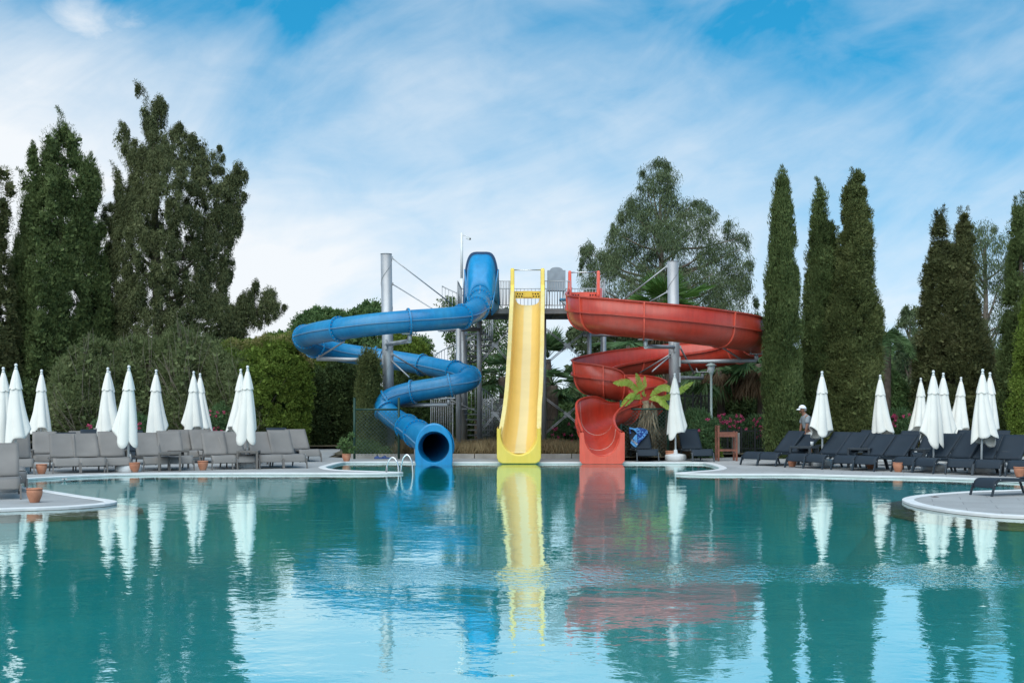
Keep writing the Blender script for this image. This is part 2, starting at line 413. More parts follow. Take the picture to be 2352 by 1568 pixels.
# coping and pool wall, swept along the water's edge
CURB = M('coping_white', (.72, .72, .70), rough=.5, var=.08, vscale=2.5, bump=.002, bscale=40)
BAND = M('coping_inner_band', (.42, .40, .37), rough=.7, var=.14, vscale=2.0)
WALLT = M('pool_edge_tile', (.26, .20, .155), rough=.35, var=.2, vscale=6)
def ring_strip(name, offs, mat, smooth=False, keep=None):
    rows = []
    A = [offset_ring(POOL, o*OUT) for o, z in offs]
    mb = MB(); n = len(POOL)
    pts = [[(A[k][i, 0], A[k][i, 1], offs[k][1]) for k in range(len(offs))] for i in range(n)]
    pts.append(pts[0])
    if keep is None: mb.grid(pts, smooth=smooth)
    else:
        run = []
        for i in range(n+1):
            ok = keep(POOL[i % n])
            if ok: run.append(pts[i])
            if (not ok or i == n) and len(run) > 1: mb.grid(run, smooth=smooth)
            if not ok: run = []
    return mb.build(name, mat)
# on thin spits the coping takes up the whole tip
tag(ring_strip('coping', [(-.012, -.03), (-.012, .006), (.0, .013), (.165, .013), (.177, .003)], CURB), kind='structure')
tag(ring_strip('pool_edge', [(0.004, -.012), (0.004, -.14)], WALLT), kind='structure')
tag(ring_strip('overflow_ledge', [(-.0, -.105), (-.40, -.115), (-.42, -.16)], WALLT, keep=lambda q: 14 < q[1] < 24.3), kind='structure')
# pool floor
TILE = M('pool_floor_tile', (.0, .60, .62), rough=.5, var=.05, vscale=.5)
tag(ring_strip('pool_wall', [(-.0, -.13), (-.41, -.16), (-.6, -.6), (-.95, -1.05), (-1.5, -1.40), (-1.7, -1.46)], TILE, smooth=True), kind='structure')
_pw = bpy.data.objects['pool_wall'].data; _pw.normals_split_custom_set([(0, 0, 1)]*len(_pw.loops))     # tiled slope shades softly into the floor
tess('pool_floor', [tuple(p) for p in offset_ring(POOL, .02*OUT)][::1], [], -1.45, TILE, 'structure')

# ------------------------------------------------------------------ water
def water_mat():
    m, nt, N, L = nmat('pool_water')
    out = N.new('ShaderNodeOutputMaterial')
    g = N.new('ShaderNodeNewGeometry')
    def noise(scale, sclv, detail, rough=.5, dist=0, rot=0, off=(0, 0, 0)):
        mp = N.new('ShaderNodeMapping'); mp.inputs['Scale'].default_value = sclv; mp.inputs['Rotation'].default_value = (0, 0, R(rot)); mp.inputs['Location'].default_value = off
        L.new(g.outputs['Position'], mp.inputs[0]); n = N.new('ShaderNodeTexNoise'); n.inputs['Scale'].default_value = scale; n.inputs['Detail'].default_value = detail
        n.inputs['Roughness'].default_value = rough; n.inputs['Distortion'].default_value = dist; L.new(mp.outputs[0], n.inputs[0]); return n.outputs['Fac']
    def mth(op, a, b=0.0, clamp=False, c=None):
        n = N.new('ShaderNodeMath'); n.operation = op; n.use_clamp = clamp
        for i, v in enumerate((a, b, c)):
            if v is None: continue
            if isinstance(v, (int, float)): n.inputs[i].default_value = v
            else: L.new(v, n.inputs[i])
        return n.outputs[0]
    def sstep(v, a, b, lo=0, hi=1):
        mr = N.new('ShaderNodeMapRange'); mr.interpolation_type = 'SMOOTHSTEP'; L.new(v, mr.inputs[0]); mr.inputs[1].default_value = a; mr.inputs[2].default_value = b; mr.inputs[3].default_value = lo; mr.inputs[4].default_value = hi; return mr.outputs[0]
    sp = N.new('ShaderNodeSeparateXYZ'); L.new(g.outputs['Position'], sp.inputs[0])
    swell = noise(1.1, (1, 1.0, 1), 2, .4)
    rip = noise(3.6, (1, 1.15, 1), 3, .5, .4, 12)
    tiny = noise(13, (1, 1, 1), 2, .5)
    # patches where the breeze or a return jet roughens the surface
    patch = sstep(noise(.16, (1, 2.2, 1), 4, .6, .5, 0, (4.2, 1.1, 0)), .50, .66)
    wob = mth('MULTIPLY_ADD', noise(.5, (1, .3, 1), 3), 1.6, c=-.8)
    yy = mth('ADD', sp.outputs[1], wob)
    band = mth('MULTIPLY', sstep(yy, 10.8, 11.5), mth('SUBTRACT', 1.0, sstep(yy, 11.9, 12.8)))
    band = mth('MULTIPLY', band, sstep(sp.outputs[0], -2.6, .4))
    band = mth('MULTIPLY', band, mth('MULTIPLY_ADD', noise(.9, (.5, 1, 1), 3), 1.8, c=-.1), clamp=True)
    amp = mth('MULTIPLY_ADD', patch, .55, c=.42)
    h1 = mth('MULTIPLY', swell, .0046); h2 = mth('MULTIPLY', mth('MULTIPLY', rip, amp), .0052)
    h3 = mth('MULTIPLY', mth('MULTIPLY', tiny, mth('ADD', mth('MULTIPLY', patch, .5), mth('MULTIPLY_ADD', band, 9.0, c=.5))), .0013)
    hh = mth('ADD', mth('ADD', h1, h2), h3)
    bp = N.new('ShaderNodeBump'); bp.inputs['Strength'].default_value = 1; bp.inputs['Distance'].default_value = 1.0; L.new(hh, bp.inputs['Height'])
    gl = N.new('ShaderNodeBsdfGlossy'); gl.inputs['Roughness'].default_value = .012; gl.inputs['Color'].default_value = (.87, .97, .95, 1); L.new(bp.outputs[0], gl.inputs['Normal'])
    tr = N.new('ShaderNodeBsdfTransparent'); tr.inputs['Color'].default_value = (.80, .97, .97, 1)
    fr = N.new('ShaderNodeFresnel'); fr.inputs['IOR'].default_value = 1.95; L.new(bp.outputs[0], fr.inputs['Normal'])
    fac = mth('MULTIPLY', mth('MULTIPLY_ADD', fr.outputs[0], .38, c=.60), mth('SUBTRACT', 1.0, g.outputs['Backfacing']))     # light leaves the water again without the mirror of the upper face
    mx = N.new('ShaderNodeMixShader'); L.new(fac, mx.inputs[0]); L.new(tr.outputs[0], mx.inputs[1]); L.new(gl.outputs[0], mx.inputs[2]); L.new(mx.outputs[0], out.inputs[0])
    return m
tess('pool_water', [tuple(p) for p in offset_ring(POOL, .0)], [], WZ, water_mat(), 'structure')

# ------------------------------------------------------------------ planting bed, kerb and path strip behind the slides
KERB = M('kerb_stone', (.36, .34, .31), rough=.85, var=.2, vscale=3, bump=.004, bscale=25)
mb = MB()
for x0, x1 in ((-4.95, 2.7),):
    x = x0
    while x < x1:
        mb.box((x+.48, 38.0+.04*math.sin(x*3), .06), (.94, .14, .14)); x += .96
tag(mb.build('bed_kerb', KERB, bevel=.01), kind='structure')
mb = MB()
A_ = [(-5.0, 38.1), (2.75, 38.05), (2.95, 36.35), (4.25, 36.35), (5.6, 38.5), (14, 39.75), (60, 39.75), (60, 75), (-60, 75), (-60, 46.6), (-5.85, 46.6), (-5.5, 39.1)]
tri = geometry.tessellate_polygon([[Vector((x, y, 0)) for x, y in A_]])
me = bpy.data.meshes.new('planting_bed')
me.from_pydata([(x, y, .09) for x, y in A_], [], [tuple(t) for t in tri]); me.update()
for pl in me.polygons:
    pass
tag(link_mesh('planting_bed', me, SOIL), kind='structure')
# dry grass in the bed
DRY = LEAF('dry_grass', [(.12, .085, .04), (.27, .20, .105), (.38, .30, .17)], trans=.15, nscale=1.2)
def grass_patch(name, xr, yr, n, h, mat, lean=.35):
    p = np.stack([rng.uniform(*xr, n), rng.uniform(*yr, n), np.full(n, .085)], 1)
    keep = (p[:, 1] > 38.12)
    p = p[keep]; n = len(p)
    dens = np.sin(p[:, 0]*2.1+1)*.5+np.sin(p[:, 0]*5.3)*.3
    L_ = h*rng.uniform(.4, 1.2, n)*(1+.25*dens); d = np.stack([rng.normal(size=n)*lean, rng.normal(size=n)*lean, np.ones(n)], 1)
    return quads_mesh(name, leaf_arrays(p, d, L_, rng.uniform(.012, .03, n)), mat)
tag(grass_patch('dry_grass', (-3.6, 2.75), (38.12, 43.5), 26000, .42, DRY), label='dry straw coloured grass growing in the bed below the slides', kind='stuff')
# ================================================================== water slides
def plastic(name, col, fade, rough=.32, grime=.80):
    m, nt, N, L = nmat(name)
    out = N.new('ShaderNodeOutputMaterial'); b = N.new('ShaderNodeBsdfPrincipled'); L.new(b.outputs[0], out.inputs[0])
    g = N.new('ShaderNodeNewGeometry'); n1 = N.new('ShaderNodeTexNoise'); n1.inputs['Scale'].default_value = .9; n1.inputs['Detail'].default_value = 6; n1.inputs['Roughness'].default_value = .65
    L.new(g.outputs['Position'], n1.inputs[0])
    rp = N.new('ShaderNodeValToRGB'); rp.color_ramp.elements[0].position = .38; rp.color_ramp.elements[1].position = .75
    rp.color_ramp.elements[0].color = (*col, 1); rp.color_ramp.elements[1].color = (*fade, 1)
    L.new(n1.outputs['Fac'], rp.inputs[0])
    mpg = N.new('ShaderNodeMapping'); mpg.inputs['Scale'].default_value = (5, 5, .55); L.new(g.outputs['Position'], mpg.inputs[0])   # rain streaks and scale running down the shell
    ng = N.new('ShaderNodeTexNoise'); ng.inputs['Scale'].default_value = 1.6; ng.inputs['Detail'].default_value = 7; ng.inputs['Roughness'].default_value = .7; L.new(mpg.outputs[0], ng.inputs[0])
    mg = N.new('ShaderNodeMapRange'); L.new(ng.outputs['Fac'], mg.inputs[0]); mg.inputs[1].default_value = .3; mg.inputs[2].default_value = .62; mg.inputs[3].default_value = grime; mg.inputs[4].default_value = 1.04
    sg = N.new('ShaderNodeVectorMath'); sg.operation = 'SCALE'; L.new(rp.outputs[0], sg.inputs[0]); L.new(mg.outputs[0], sg.inputs['Scale']); L.new(sg.outputs[0], b.inputs['Base Color'])
    n2 = N.new('ShaderNodeTexNoise'); n2.inputs['Scale'].default_value = 5; n2.inputs['Detail'].default_value = 7; L.new(g.outputs['Position'], n2.inputs[0])
    mr = N.new('ShaderNodeMapRange'); L.new(n2.outputs['Fac'], mr.inputs[0]); mr.inputs[3].default_value = rough*.7; mr.inputs[4].default_value = rough*1.5
    L.new(mr.outputs[0], b.inputs['Roughness']); b.inputs['Specular IOR Level'].default_value = .5
    n3 = N.new('ShaderNodeTexNoise'); n3.inputs['Scale'].default_value = 2.2; n3.inputs['Detail'].default_value = 2; L.new(g.outputs['Position'], n3.inputs[0])
    bp = N.new('ShaderNodeBump'); bp.inputs['Distance'].default_value = .006; L.new(n3.outputs['Fac'], bp.inputs['Height']); L.new(bp.outputs[0], b.inputs['Normal'])
    return m
BLUE = plastic('blue_gelcoat', (.002, .18, .40), (.03, .25, .45))
BLUE2 = plastic('blue_gelcoat_bright', (.001, .23, .50), (.008, .27, .52))
BLUED = plastic('blue_gelcoat_inner_shade_and_rim', (.001, .045, .12), (.002, .06, .15))  # tube interior's shade painted in as darker blue; dark hood rim shares it
RED = plastic('red_gelcoat', (.50, .042, .020), (.49, .085, .055))
RED2 = plastic('red_gelcoat_bright', (.78, .10, .055), (.78, .14, .09), grime=.85)
SEAMW = M('pale_sealant', (.62, .50, .42), rough=.6)
SEAMB = M('pale_blue_seam', (.12, .26, .40), rough=.5)
def yellow_mat():
    m, nt, N, L = nmat('yellow_gelcoat_worn')
    out = N.new('ShaderNodeOutputMaterial'); b = N.new('ShaderNodeBsdfPrincipled'); L.new(b.outputs[0], out.inputs[0])
    uv = N.new('ShaderNodeUVMap'); sp = N.new('ShaderNodeSeparateXYZ'); L.new(uv.outputs[0], sp.inputs[0])
    mp = N.new('ShaderNodeMapping'); mp.inputs['Scale'].default_value = (9, .8, 1); L.new(uv.outputs[0], mp.inputs[0])
    nz = N.new('ShaderNodeTexNoise'); nz.inputs['Scale'].default_value = 1; nz.inputs['Detail'].default_value = 6; L.new(mp.outputs[0], nz.inputs[0])
    a = N.new('ShaderNodeMath'); a.operation = 'SUBTRACT'; L.new(sp.outputs[0], a.inputs[0]); a.inputs[1].default_value = .49
    ab = N.new('ShaderNodeMath'); ab.operation = 'ABSOLUTE'; L.new(a.outputs[0], ab.inputs[0])
    ad = N.new('ShaderNodeMath'); ad.operation = 'MULTIPLY_ADD'; L.new(nz.outputs['Fac'], ad.inputs[0]); ad.inputs[1].default_value = .05; L.new(ab.outputs[0], ad.inputs[2])
    mr = N.new('ShaderNodeMapRange'); mr.interpolation_type = 'SMOOTHSTEP'; L.new(ad.outputs[0], mr.inputs[0]); mr.inputs[1].default_value = .145; mr.inputs[2].default_value = .10
    w = N.new('ShaderNodeMath'); w.operation = 'MULTIPLY'; L.new(mr.outputs[0], w.inputs[0]); w.inputs[1].default_value = .85
    mx = N.new('ShaderNodeMix'); mx.data_type = 'RGBA'; L.new(w.outputs[0], mx.inputs[0]); mx.inputs[6].default_value = (.74, .50, .13, 1); mx.inputs[7].default_value = (.70, .60, .32, 1)
    n2 = N.new('ShaderNodeTexNoise'); n2.inputs['Scale'].default_value = 2; n2.inputs['Detail'].default_value = 6; L.new(uv.outputs[0], n2.inputs[0])
    mr2 = N.new('ShaderNodeMapRange'); L.new(n2.outputs['Fac'], mr2.inputs[0]); mr2.inputs[3].default_value = .88; mr2.inputs[4].default_value = 1.1
    sc = N.new('ShaderNodeVectorMath'); sc.operation = 'SCALE'; L.new(mx.outputs[2], sc.inputs[0]); L.new(mr2.outputs[0], sc.inputs['Scale'])
    L.new(sc.outputs[0], b.inputs['Base Color']); b.inputs['Roughness'].default_value = .38
    return m
YEL = yellow_mat()
YEL2 = plastic('yellow_gelcoat_bright', (.86, .61, .07), (.85, .64, .13), grime=.93)
YELP = plastic('yellow_rim_faded', (.76, .60, .19), (.80, .69, .36), grime=.92)
STEEL = M('galvanised_steel', (.40, .41, .42), rough=.45, var=.18, vscale=1.8, metal=.4, bump=.001, bscale=8)
STEELD = M('weathered_steel', (.25, .26, .265), rough=.6, var=.25, vscale=2.0, metal=.2)
STEELP = M('steel_bright', (.62, .63, .63), rough=.25, var=.06, metal=.95)
DARK = M('dark_void', (.012, .012, .012), rough=.9)

def frames(A):
    """path points -> tangent, horizontal side (to the right of travel), up"""
    T = unit(np.gradient(A[:, :3], axis=0)); Z = np.array([0, 0, 1.0])
    S = unit(np.cross(T, Z)); U = np.cross(S, T); return T, S, U

# ---------------------------------------------------------------- blue tube slide
bl = [(1103, 676, 41.3), (1103, 683, 40.2), (1101, 697, 39.0), (1090, 714, 37.6), (1061, 727, 36.7), (1005, 733, 36.2), (942, 737.5, 35.9), (860, 745, 35.8), (778, 756, 36.3), (722, 766, 37.4), (697, 776, 39.0), (706, 790, 40.7), (748, 803, 41.9), (819, 815, 42.4), (890, 825, 42.4), (970, 838, 41.8), (1030, 850, 41.0), (1070, 860, 40.0), (1078, 870, 39.0), (1064, 878, 38.6), (1037, 884, 38.45), (1000, 891, 38.5), (951, 899, 38.65), (912, 909, 38.75), (889, 921, 38.8), (882, 936, 38.7), (896, 953, 38.45), (920, 970, 38.0), (945, 987, 37.3), (968, 1003, 36.5), (986, 1017, 35.7), (997, 1026, 35.02)]
bw = np.array([tuple(P(*p)) for p in bl])
BP, BS = resample(crom(bw, 10), .09)
T, S, U = frames(BP)
nB = len(BP); RT = .305
def rad_at(i):
    f = min(1, max(0, (i-(nB-44))/36.0)); e = max(0, (i-(nB-8))/7.0); return RT + .085*f*f*(3-2*f) + .04*e*e*(3-2*e)
slide = empty('tube_slide', (BP[-1][0], BP[-1][1], 0), 0, 'blue enclosed tube slide winding down around the steel mast', 'water slide')
mb = MB(); rows = []; 
for i in range(nB):
    r = rad_at(i)
    rows.append([BP[i]+S[i]*math.cos(a)*r+U[i]*math.sin(a)*r for a in np.linspace(0, 2*PI, 33)[:-1]])
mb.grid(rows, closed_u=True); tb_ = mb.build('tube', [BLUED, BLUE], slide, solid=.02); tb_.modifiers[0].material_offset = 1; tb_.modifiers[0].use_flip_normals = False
def ring_obj(name, i, parent, mat, ro=.07, wd=.05, off=0.0):
    m = MB(); r = rad_at(i); rr = []
    for dr, dz in ((-.005, -wd/2), (ro, -wd/2), (ro, wd/2), (-.005, wd/2)):
        rr.append([BP[i]+T[i]*(dz+off)+(S[i]*math.cos(a)+U[i]*math.sin(a))*(r+dr) for a in np.linspace(0, 2*PI, 37)[:-1]])
    m.grid(rr, closed_u=True, smooth=False)
    for a in np.linspace(0, 2*PI, 21)[:-1]:
        for sgn in (-1, 1):
            c = BP[i]+T[i]*(off+sgn*(wd/2+.008))+(S[i]*math.cos(a)+U[i]*math.sin(a))*(r+ro*.6)
            m.box(c, (.02, .02, .02), mi=1)
    return m.build(name, [mat, STEELD], tb_)
def idx_near(px, py):
    v = np.array([(CX+F*p[0]/p[1]-px)**2+(HY-F*(p[2]-CH)/p[1]-py)**2 for p in BP]); return int(v.argmin())
for q in ((1101, 690), (1094, 708), (1061, 727), (942, 737.5), (778, 756), (699, 772), (722, 797), (860, 821), (970, 838), (1046, 853), (1079, 866), (1037, 884), (951, 899), (893, 917), (884, 943), (936, 981), (958, 996)):
    ring_obj('joint_ring', idx_near(*q), slide, BLUE2)
# raised lengthwise seams on both flanks of the tube
for sgn in (-1, 1):
    m = MB(); rows = []
    for i in range(nB-2):
        c = BP[i]+S[i]*sgn*(rad_at(i)); rows.append([c+U[i]*.014, c+S[i]*sgn*.035+U[i]*.010, c+S[i]*sgn*.035-U[i]*.010, c-U[i]*.014])
    m.grid(rows, smooth=False); m.build('seam', SEAMB, tb_)
i0 = idx_near(1103, 690); m = MB(); rows = []
for i in range(2, i0+8):
    c = BP[i]+U[i]*rad_at(i); rows.append([c+S[i]*.03, c+U[i]*.02+S[i]*.02, c+U[i]*.02-S[i]*.02, c-S[i]*.03])
m.grid(rows, smooth=False); m.build('seam', SEAMB, tb_)
# exit: square-footed collar with an arched top
e = BP[-1]; ex, ed, ez = e[0], e[1], e[2]
def collar_rows(y, w, top, hole):
    outer = []; inner = []
    for k in range(49):
        t = k/48
        a = -PI/2*1.0 + 2*PI*t
        inner.append((ex+hole*math.cos(a), y, ez+hole*math.sin(a)))
        ca, sa = math.cos(a), math.sin(a)
        if sa < 0:                                             # straight sides down to a flat foot in the water
            zb_ = ez+.06; t_ = min(w/max(abs(ca), 1e-6), zb_/max(abs(sa), 1e-6)); outer.append((ex+ca*t_, y, ez+sa*t_))
        else: outer.append((ex+w*ca, y, ez+w*1.02*sa*top))
    return outer, inner
m = MB()
o1, n1 = collar_rows(ed-.10, .515, 1.25, .428); o0, n0 = collar_rows(ed-.13, .495, 1.22, .424)
o2, n2 = collar_rows(ed+.55, .44, 1.08, .36)
m.grid([n2, n1, n0, o0, o1, o2], smooth=False)
xc_ = m.build('exit_collar', BLUE2, slide, bevel=.012)
m = MB(); rr = []
for rr_, yy_ in ((.36, .62), (.41, .58), (.52, .52), (.53, .46)):
    rr.append([(ex+rr_*math.cos(a), ed+yy_-.1, ez+rr_*1.1*math.sin(a)+.01) for a in np.linspace(-.35, PI+.35, 30)])
m.grid(rr); m.build('collar_flange', BLUE2, xc_, solid=.02)
m = MB(); q_ = P(955, 1000, 36.6); m.tube([(q_.x, 36.7, 0), (q_.x, 36.7, .62)], .06, n=10); m.box((q_.x, 36.7, .62), (.4, .3, .02)); m.bar((q_.x-.15, 36.7, .62), (q_.x-.22, 36.7, .74), .03, .03); m.build('support_leg', STEEL, slide)
# entry hood: lofts from a tall arched mouth on the platform to the tube
def arch(cx, cz, y, w, h, n=28):
    pts = []
    for k in range(n):
        t = k/(n-1); a = PI*(1-t)
        ca, sa = math.cos(a), math.sin(a); p = .42
        pts.append((cx+w*math.copysign(abs(ca)**p, ca)*(1-.10*max(0, abs(sa)**.6)), y, cz+h*abs(sa)**.6))
    return pts
h0 = P(1106, 640, 42.1); q0 = P(1106, 583, 42.1)
base0 = P(1106, 700, 42.1)
rows = []
A0 = arch(h0.x, base0.z, 42.15, .545, q0.z-base0.z)
A0b = arch(h0.x, base0.z, 42.02, .525, q0.z-base0.z-.03)
p1 = BP[6]
A1 = [(p1[0]+(RT+.01)*math.cos(a), p1[1], p1[2]+(RT+.02)*math.sin(a)) for a in np.linspace(PI*1.12, -PI*.12, 28)]
for f in (0, .12, .25, .4, .55, .7, .85, 1):
    gv = np.array([f**3.4, f**1.0, f**1.5])
    rows.append([tuple(np.array(a)*(1-gv)+np.array(b)*gv) for a, b in zip(A0b, A1)])
m = MB(); m.grid(rows); eh_ = m.build('entry_hood', BLUE2, slide, solid=.03)
m = MB(); out_ = arch(h0.x, base0.z, 42.10, .615, q0.z-base0.z+.06)
m.grid([[(p[0], 42.00, p[2]) for p in A0b], [(p[0], 42.00, p[2]) for p in out_], [(p[0], 42.16, p[2]) for p in out_], [(p[0], 42.16, p[2]) for p in A0b]], smooth=False)
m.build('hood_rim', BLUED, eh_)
for sgn in (-1, 1):
    m = MB()
    xb = h0.x+sgn*.56; zt = P(1106, 618, 42).z
    a = Vector((xb, 42.05, base0.z-.12)); b_ = Vector((xb, 42.05, zt)); c = Vector((xb-sgn*.02, 41.75, zt-.08)); d = Vector((h0.x+sgn*.36, 40.55, base0.z-.30)); e_ = Vector((h0.x+sgn*.36, 40.7, base0.z-.45))
    m.poly([a, b_, c, d, e_]); m.build('hood_cheek', BLUE2, eh_, solid=.03)

# ---------------------------------------------------------------- red flume
rd = [  # picture x, y of the seam line at the flume's middle, distance, wall height to the right of travel, to the left
 (1343, 692, 42.4, .42, .42), (1343, 697, 41.2, .40, .40), (1341, 704, 39.8, .42, .30), (1342, 710, 38.2, .44, .12), (1352, 715.5, 37.0, .44, .05), (1385, 721, 36.35, .43, .02), (1430, 726, 36.1, .42, .02), (1490, 732.5, 36.0, .42, .02), (1560, 740, 36.1, .42, .02), (1630, 749, 36.7, .42, .02), (1686, 757, 37.7, .42, .02), (1722, 765.5, 39.2, .42, .02), (1736, 776, 40.8, .42, .02), (1722, 788, 42.2, .42, .02), (1680, 799, 43.1, .42, .02), (1620, 809, 43.5, .42, .02), (1545, 818, 43.5, .42, .02), (1470, 828, 43.0, .42, .02), (1410, 838, 42.0, .42, .02), (1370, 848, 41.1, .42, .02), (1353, 857, 40.2, .42, .02), (1362, 865, 39.5, .42, .02), (1392, 873, 39.3, .40, .05), (1425, 881, 39.4, .25, .25), (1457, 890, 39.4, .05, .40), (1481, 900, 39.1, .02, .42), (1490, 911, 38.6, .02, .42), (1478, 920, 38.15, .02, .42), (1452, 926, 37.9, .02, .40), (1425, 932, 37.6, .12, .28), (1399, 940, 37.3, .38, .10), (1377, 950, 36.9, .44, .02), (1367, 964, 36.4, .44, .0), (1371, 983, 35.7, .30, .04), (1382, 1000, 35.0, .10, .10)]
rw = np.array([(*P(a, b, c), d, e) for a, b, c, d, e in rd])
RP, RS = resample(crom(rw, 10), .10)
T2_, S2_, U2_ = frames(RP); nR = len(RP)
red = empty('open_slide', (RP[-1][0], RP[-1][1], 0), 0, 'red open flume slide curving round the right steel mast', 'water slide')
HWF, DPF = .50, .56
def flume_section(i, grow=0.0, k=14):
    c = RP[i][:3]; s_ = S2_[i]; z = np.array([0, 0, 1.0]); hr, hl = max(0, RP[i][3]), max(0, RP[i][4])
    hw = HWF+grow; dp = DPF+grow; pts = []
    pts.append(c+s_*(hw+.03)+z*hr)
    pts.append(c+s_*hw)
    for q in range(1, k): a = PI*q/k; pts.append(c+s_*hw*math.cos(a)-z*dp*math.sin(a)**.85)
    pts.append(c-s_*hw); pts.append(c-s_*(hw+.03)+z*hl); return pts
mb = MB(); rows = [flume_section(i) for i in range(nR)]; mb.grid(rows)
fl_ = mb.build('flume', RED, red, solid=.025)
def rail_strip(parent, pick, w_, h_, mat, name):
    m = MB(); rows = []
    for i in range(nR):
        c, s_ = pick(i); z = np.array([0, 0, 1.0])
        rows.append([c+z*h_, c+s_*w_+z*h_, c+s_*w_-z*h_, c-z*h_, c+z*h_])
    m.grid(rows, smooth=False); return m.build(name, mat, parent)
rail_strip(fl_, lambda i: (RP[i][:3]+S2_[i]*(HWF+.0), S2_[i]), .075, .022, RED, 'seam_flange')
rail_strip(fl_, lambda i: (RP[i][:3]-S2_[i]*(HWF+.0), -S2_[i]), .075, .022, RED, 'seam_flange')
rail_strip(fl_, lambda i: (RP[i][:3]+S2_[i]*(HWF+.005)+np.array([0, 0, max(0, RP[i][3])]), S2_[i]), .06, .02, RED, 'rim')
rail_strip(fl_, lambda i: (RP[i][:3]-S2_[i]*(HWF+.005)+np.array([0, 0, max(.03, RP[i][4])]), -S2_[i]), .06, .02, RED, 'rim')
def ridx(px, py):
    v = np.array([(CX+F*p[0]/p[1]-px)**2+(HY-F*(p[2]-CH)/p[1]-py)**2 for p in RP]); return int(v.argmin())
for q in ((1345, 712), (1368, 719), (1479, 731), (1650, 751), (1748, 771), (1700, 798), (1450, 831), (1358, 861), (1385, 871), (1420, 880), (1470, 895), (1489, 913), (1440, 936), (1378, 962), (1374, 974)):
    i = ridx(*q); m = MB(); a = flume_section(i, .004); b_ = flume_section(i, .05); t = T2_[i]*.02
    m.grid([[p-t for p in a], [p-t for p in b_], [p+t for p in b_], [p+t for p in a]], smooth=False); m.build('joint_rib', RED2, fl_)
for q in ((1378, 961), (1380, 985)):                                  # pale filler lines inside the last curves
    i = ridx(*q); m = MB(); a = flume_section(i, -.016); t = T2_[i]*.009
    m.grid([[p-t for p in a], [p+t for p in a]], smooth=False); m.build('joint_line', SEAMW, fl_, solid=.004)
def exit_block(parent, cx, y, w, ztop, hw, zc, dp, mat, name, back=.75, backw=.93, rim=.0, rc=.05):
    """moulded end piece: U channel cut in a block with rounded foot"""
    k = 24; inner = [(cx+hw, ztop)] + [(cx+hw*math.cos(PI*q/k), zc-dp*math.sin(PI*q/k)**.9) for q in range(k+1)] + [(cx-hw, ztop)]
    zb = -.03; outer = []
    for q in range(k+3):
        t = q/(k+2)
        # walk the outside from right top, down, along the foot, up the left side
        Ltot = 2*(ztop-zb)+2*w; s_ = t*Ltot
        if s_ < ztop-zb: p = (cx+w, ztop-s_)
        elif s_ < ztop-zb+2*w: p = (cx+w-(s_-(ztop-zb)), zb)
        else: p = (cx-w, zb+(s_-(ztop-zb)-2*w))
        outer.append(p)
    outer = []
    prof = [(w, ztop)]; nside = 6
    for q in range(1, nside): prof.append((w, ztop-(ztop-zb-rc*2)*q/(nside-1)))
    for q in range(1, 6): a = PI/2*q/5; prof.append((w-rc*2+rc*2*math.cos(a), zb+rc*2-rc*2*math.sin(a)))
    half = prof + [(w*.5, zb), (0.0, zb)]
    full = [(cx+p[0], p[1]) for p in half] + [(cx-p[0], p[1]) for p in half[-2::-1]]
    # resample the outside to the inside's count
    A = np.array(full); d = np.concatenate([[0], np.cumsum(np.hypot(*np.diff(A, axis=0).T))]); qn = np.linspace(0, d[-1], len(inner))
    outer = np.stack([np.interp(qn, d, A[:, 0]), np.interp(qn, d, A[:, 1])], 1)
    m = MB(); r0 = [(p[0], y, p[1]) for p in outer]; r1 = [(p[0], y, p[1]) for p in inner]
    rb0 = [(cx+(p[0]-cx)*backw, y+back, p[1]+.06) for p in outer]; rb1 = [(cx+(p[0]-cx)*backw, y+back, p[1]+.06) for p in inner]
    m.grid([rb1, r1, r0, rb0], smooth=False)
    return m.build(name, mat, parent, bevel=.03)
E = P(1383, 1050, 34.9)
exit_block(red, E.x, 34.9, .615, P(0, 993, 34.9).z, .50, P(0, 993, 34.9).z, P(0, 993, 34.9).z-.16, RED2, 'exit_lip', back=.55, backw=.90)
for px_ in (1309, 1375):
    a = P(px_, 690, 42.3); m = MB(); tz = P(0, 621, 42.3).z
    m.grid([[(a.x-.06, 42.25, a.z-.1), (a.x+.06, 42.25, a.z-.1), (a.x+.06, 42.7, a.z-.1), (a.x-.06, 42.7, a.z-.1)], [(a.x-.055, 42.3, a.z+.55), (a.x+.055, 42.3, a.z+.55), (a.x+.055, 42.6, a.z+.55), (a.x-.055, 42.6, a.z+.55)], [(a.x-.05, 42.35, tz-.04), (a.x+.05, 42.35, tz-.04), (a.x+.05, 42.55, tz-.04), (a.x-.05, 42.55, tz-.04)], [(a.x-.035, 42.39, tz), (a.x+.035, 42.39, tz), (a.x+.035, 42.51, tz), (a.x-.035, 42.51, tz)]], closed_u=True, smooth=False)
    m.poly([(a.x-.035, 42.39, tz), (a.x+.035, 42.39, tz), (a.x+.035, 42.51, tz), (a.x-.035, 42.51, tz)])
    m.build('entry_post', RED2, red, bevel=.02)
    m = MB(); a2 = P(px_, 705, 42.2); b2 = P(px_+(5 if px_ > 1340 else -3), 712, 40.9)
    m.poly([(a2.x, 42.3, a2.z-.35), (a2.x, 42.3, a2.z+.42), (b2.x, 40.8, b2.z+.35), (b2.x, 40.8, b2.z-.2)]); m.build('entry_cheek', RED, red, solid=.07)
m = MB(); m.tube([P(1309, 626, 42.45), P(1375, 624, 42.45)], .018); m.build('crossbar', STEELP, red)
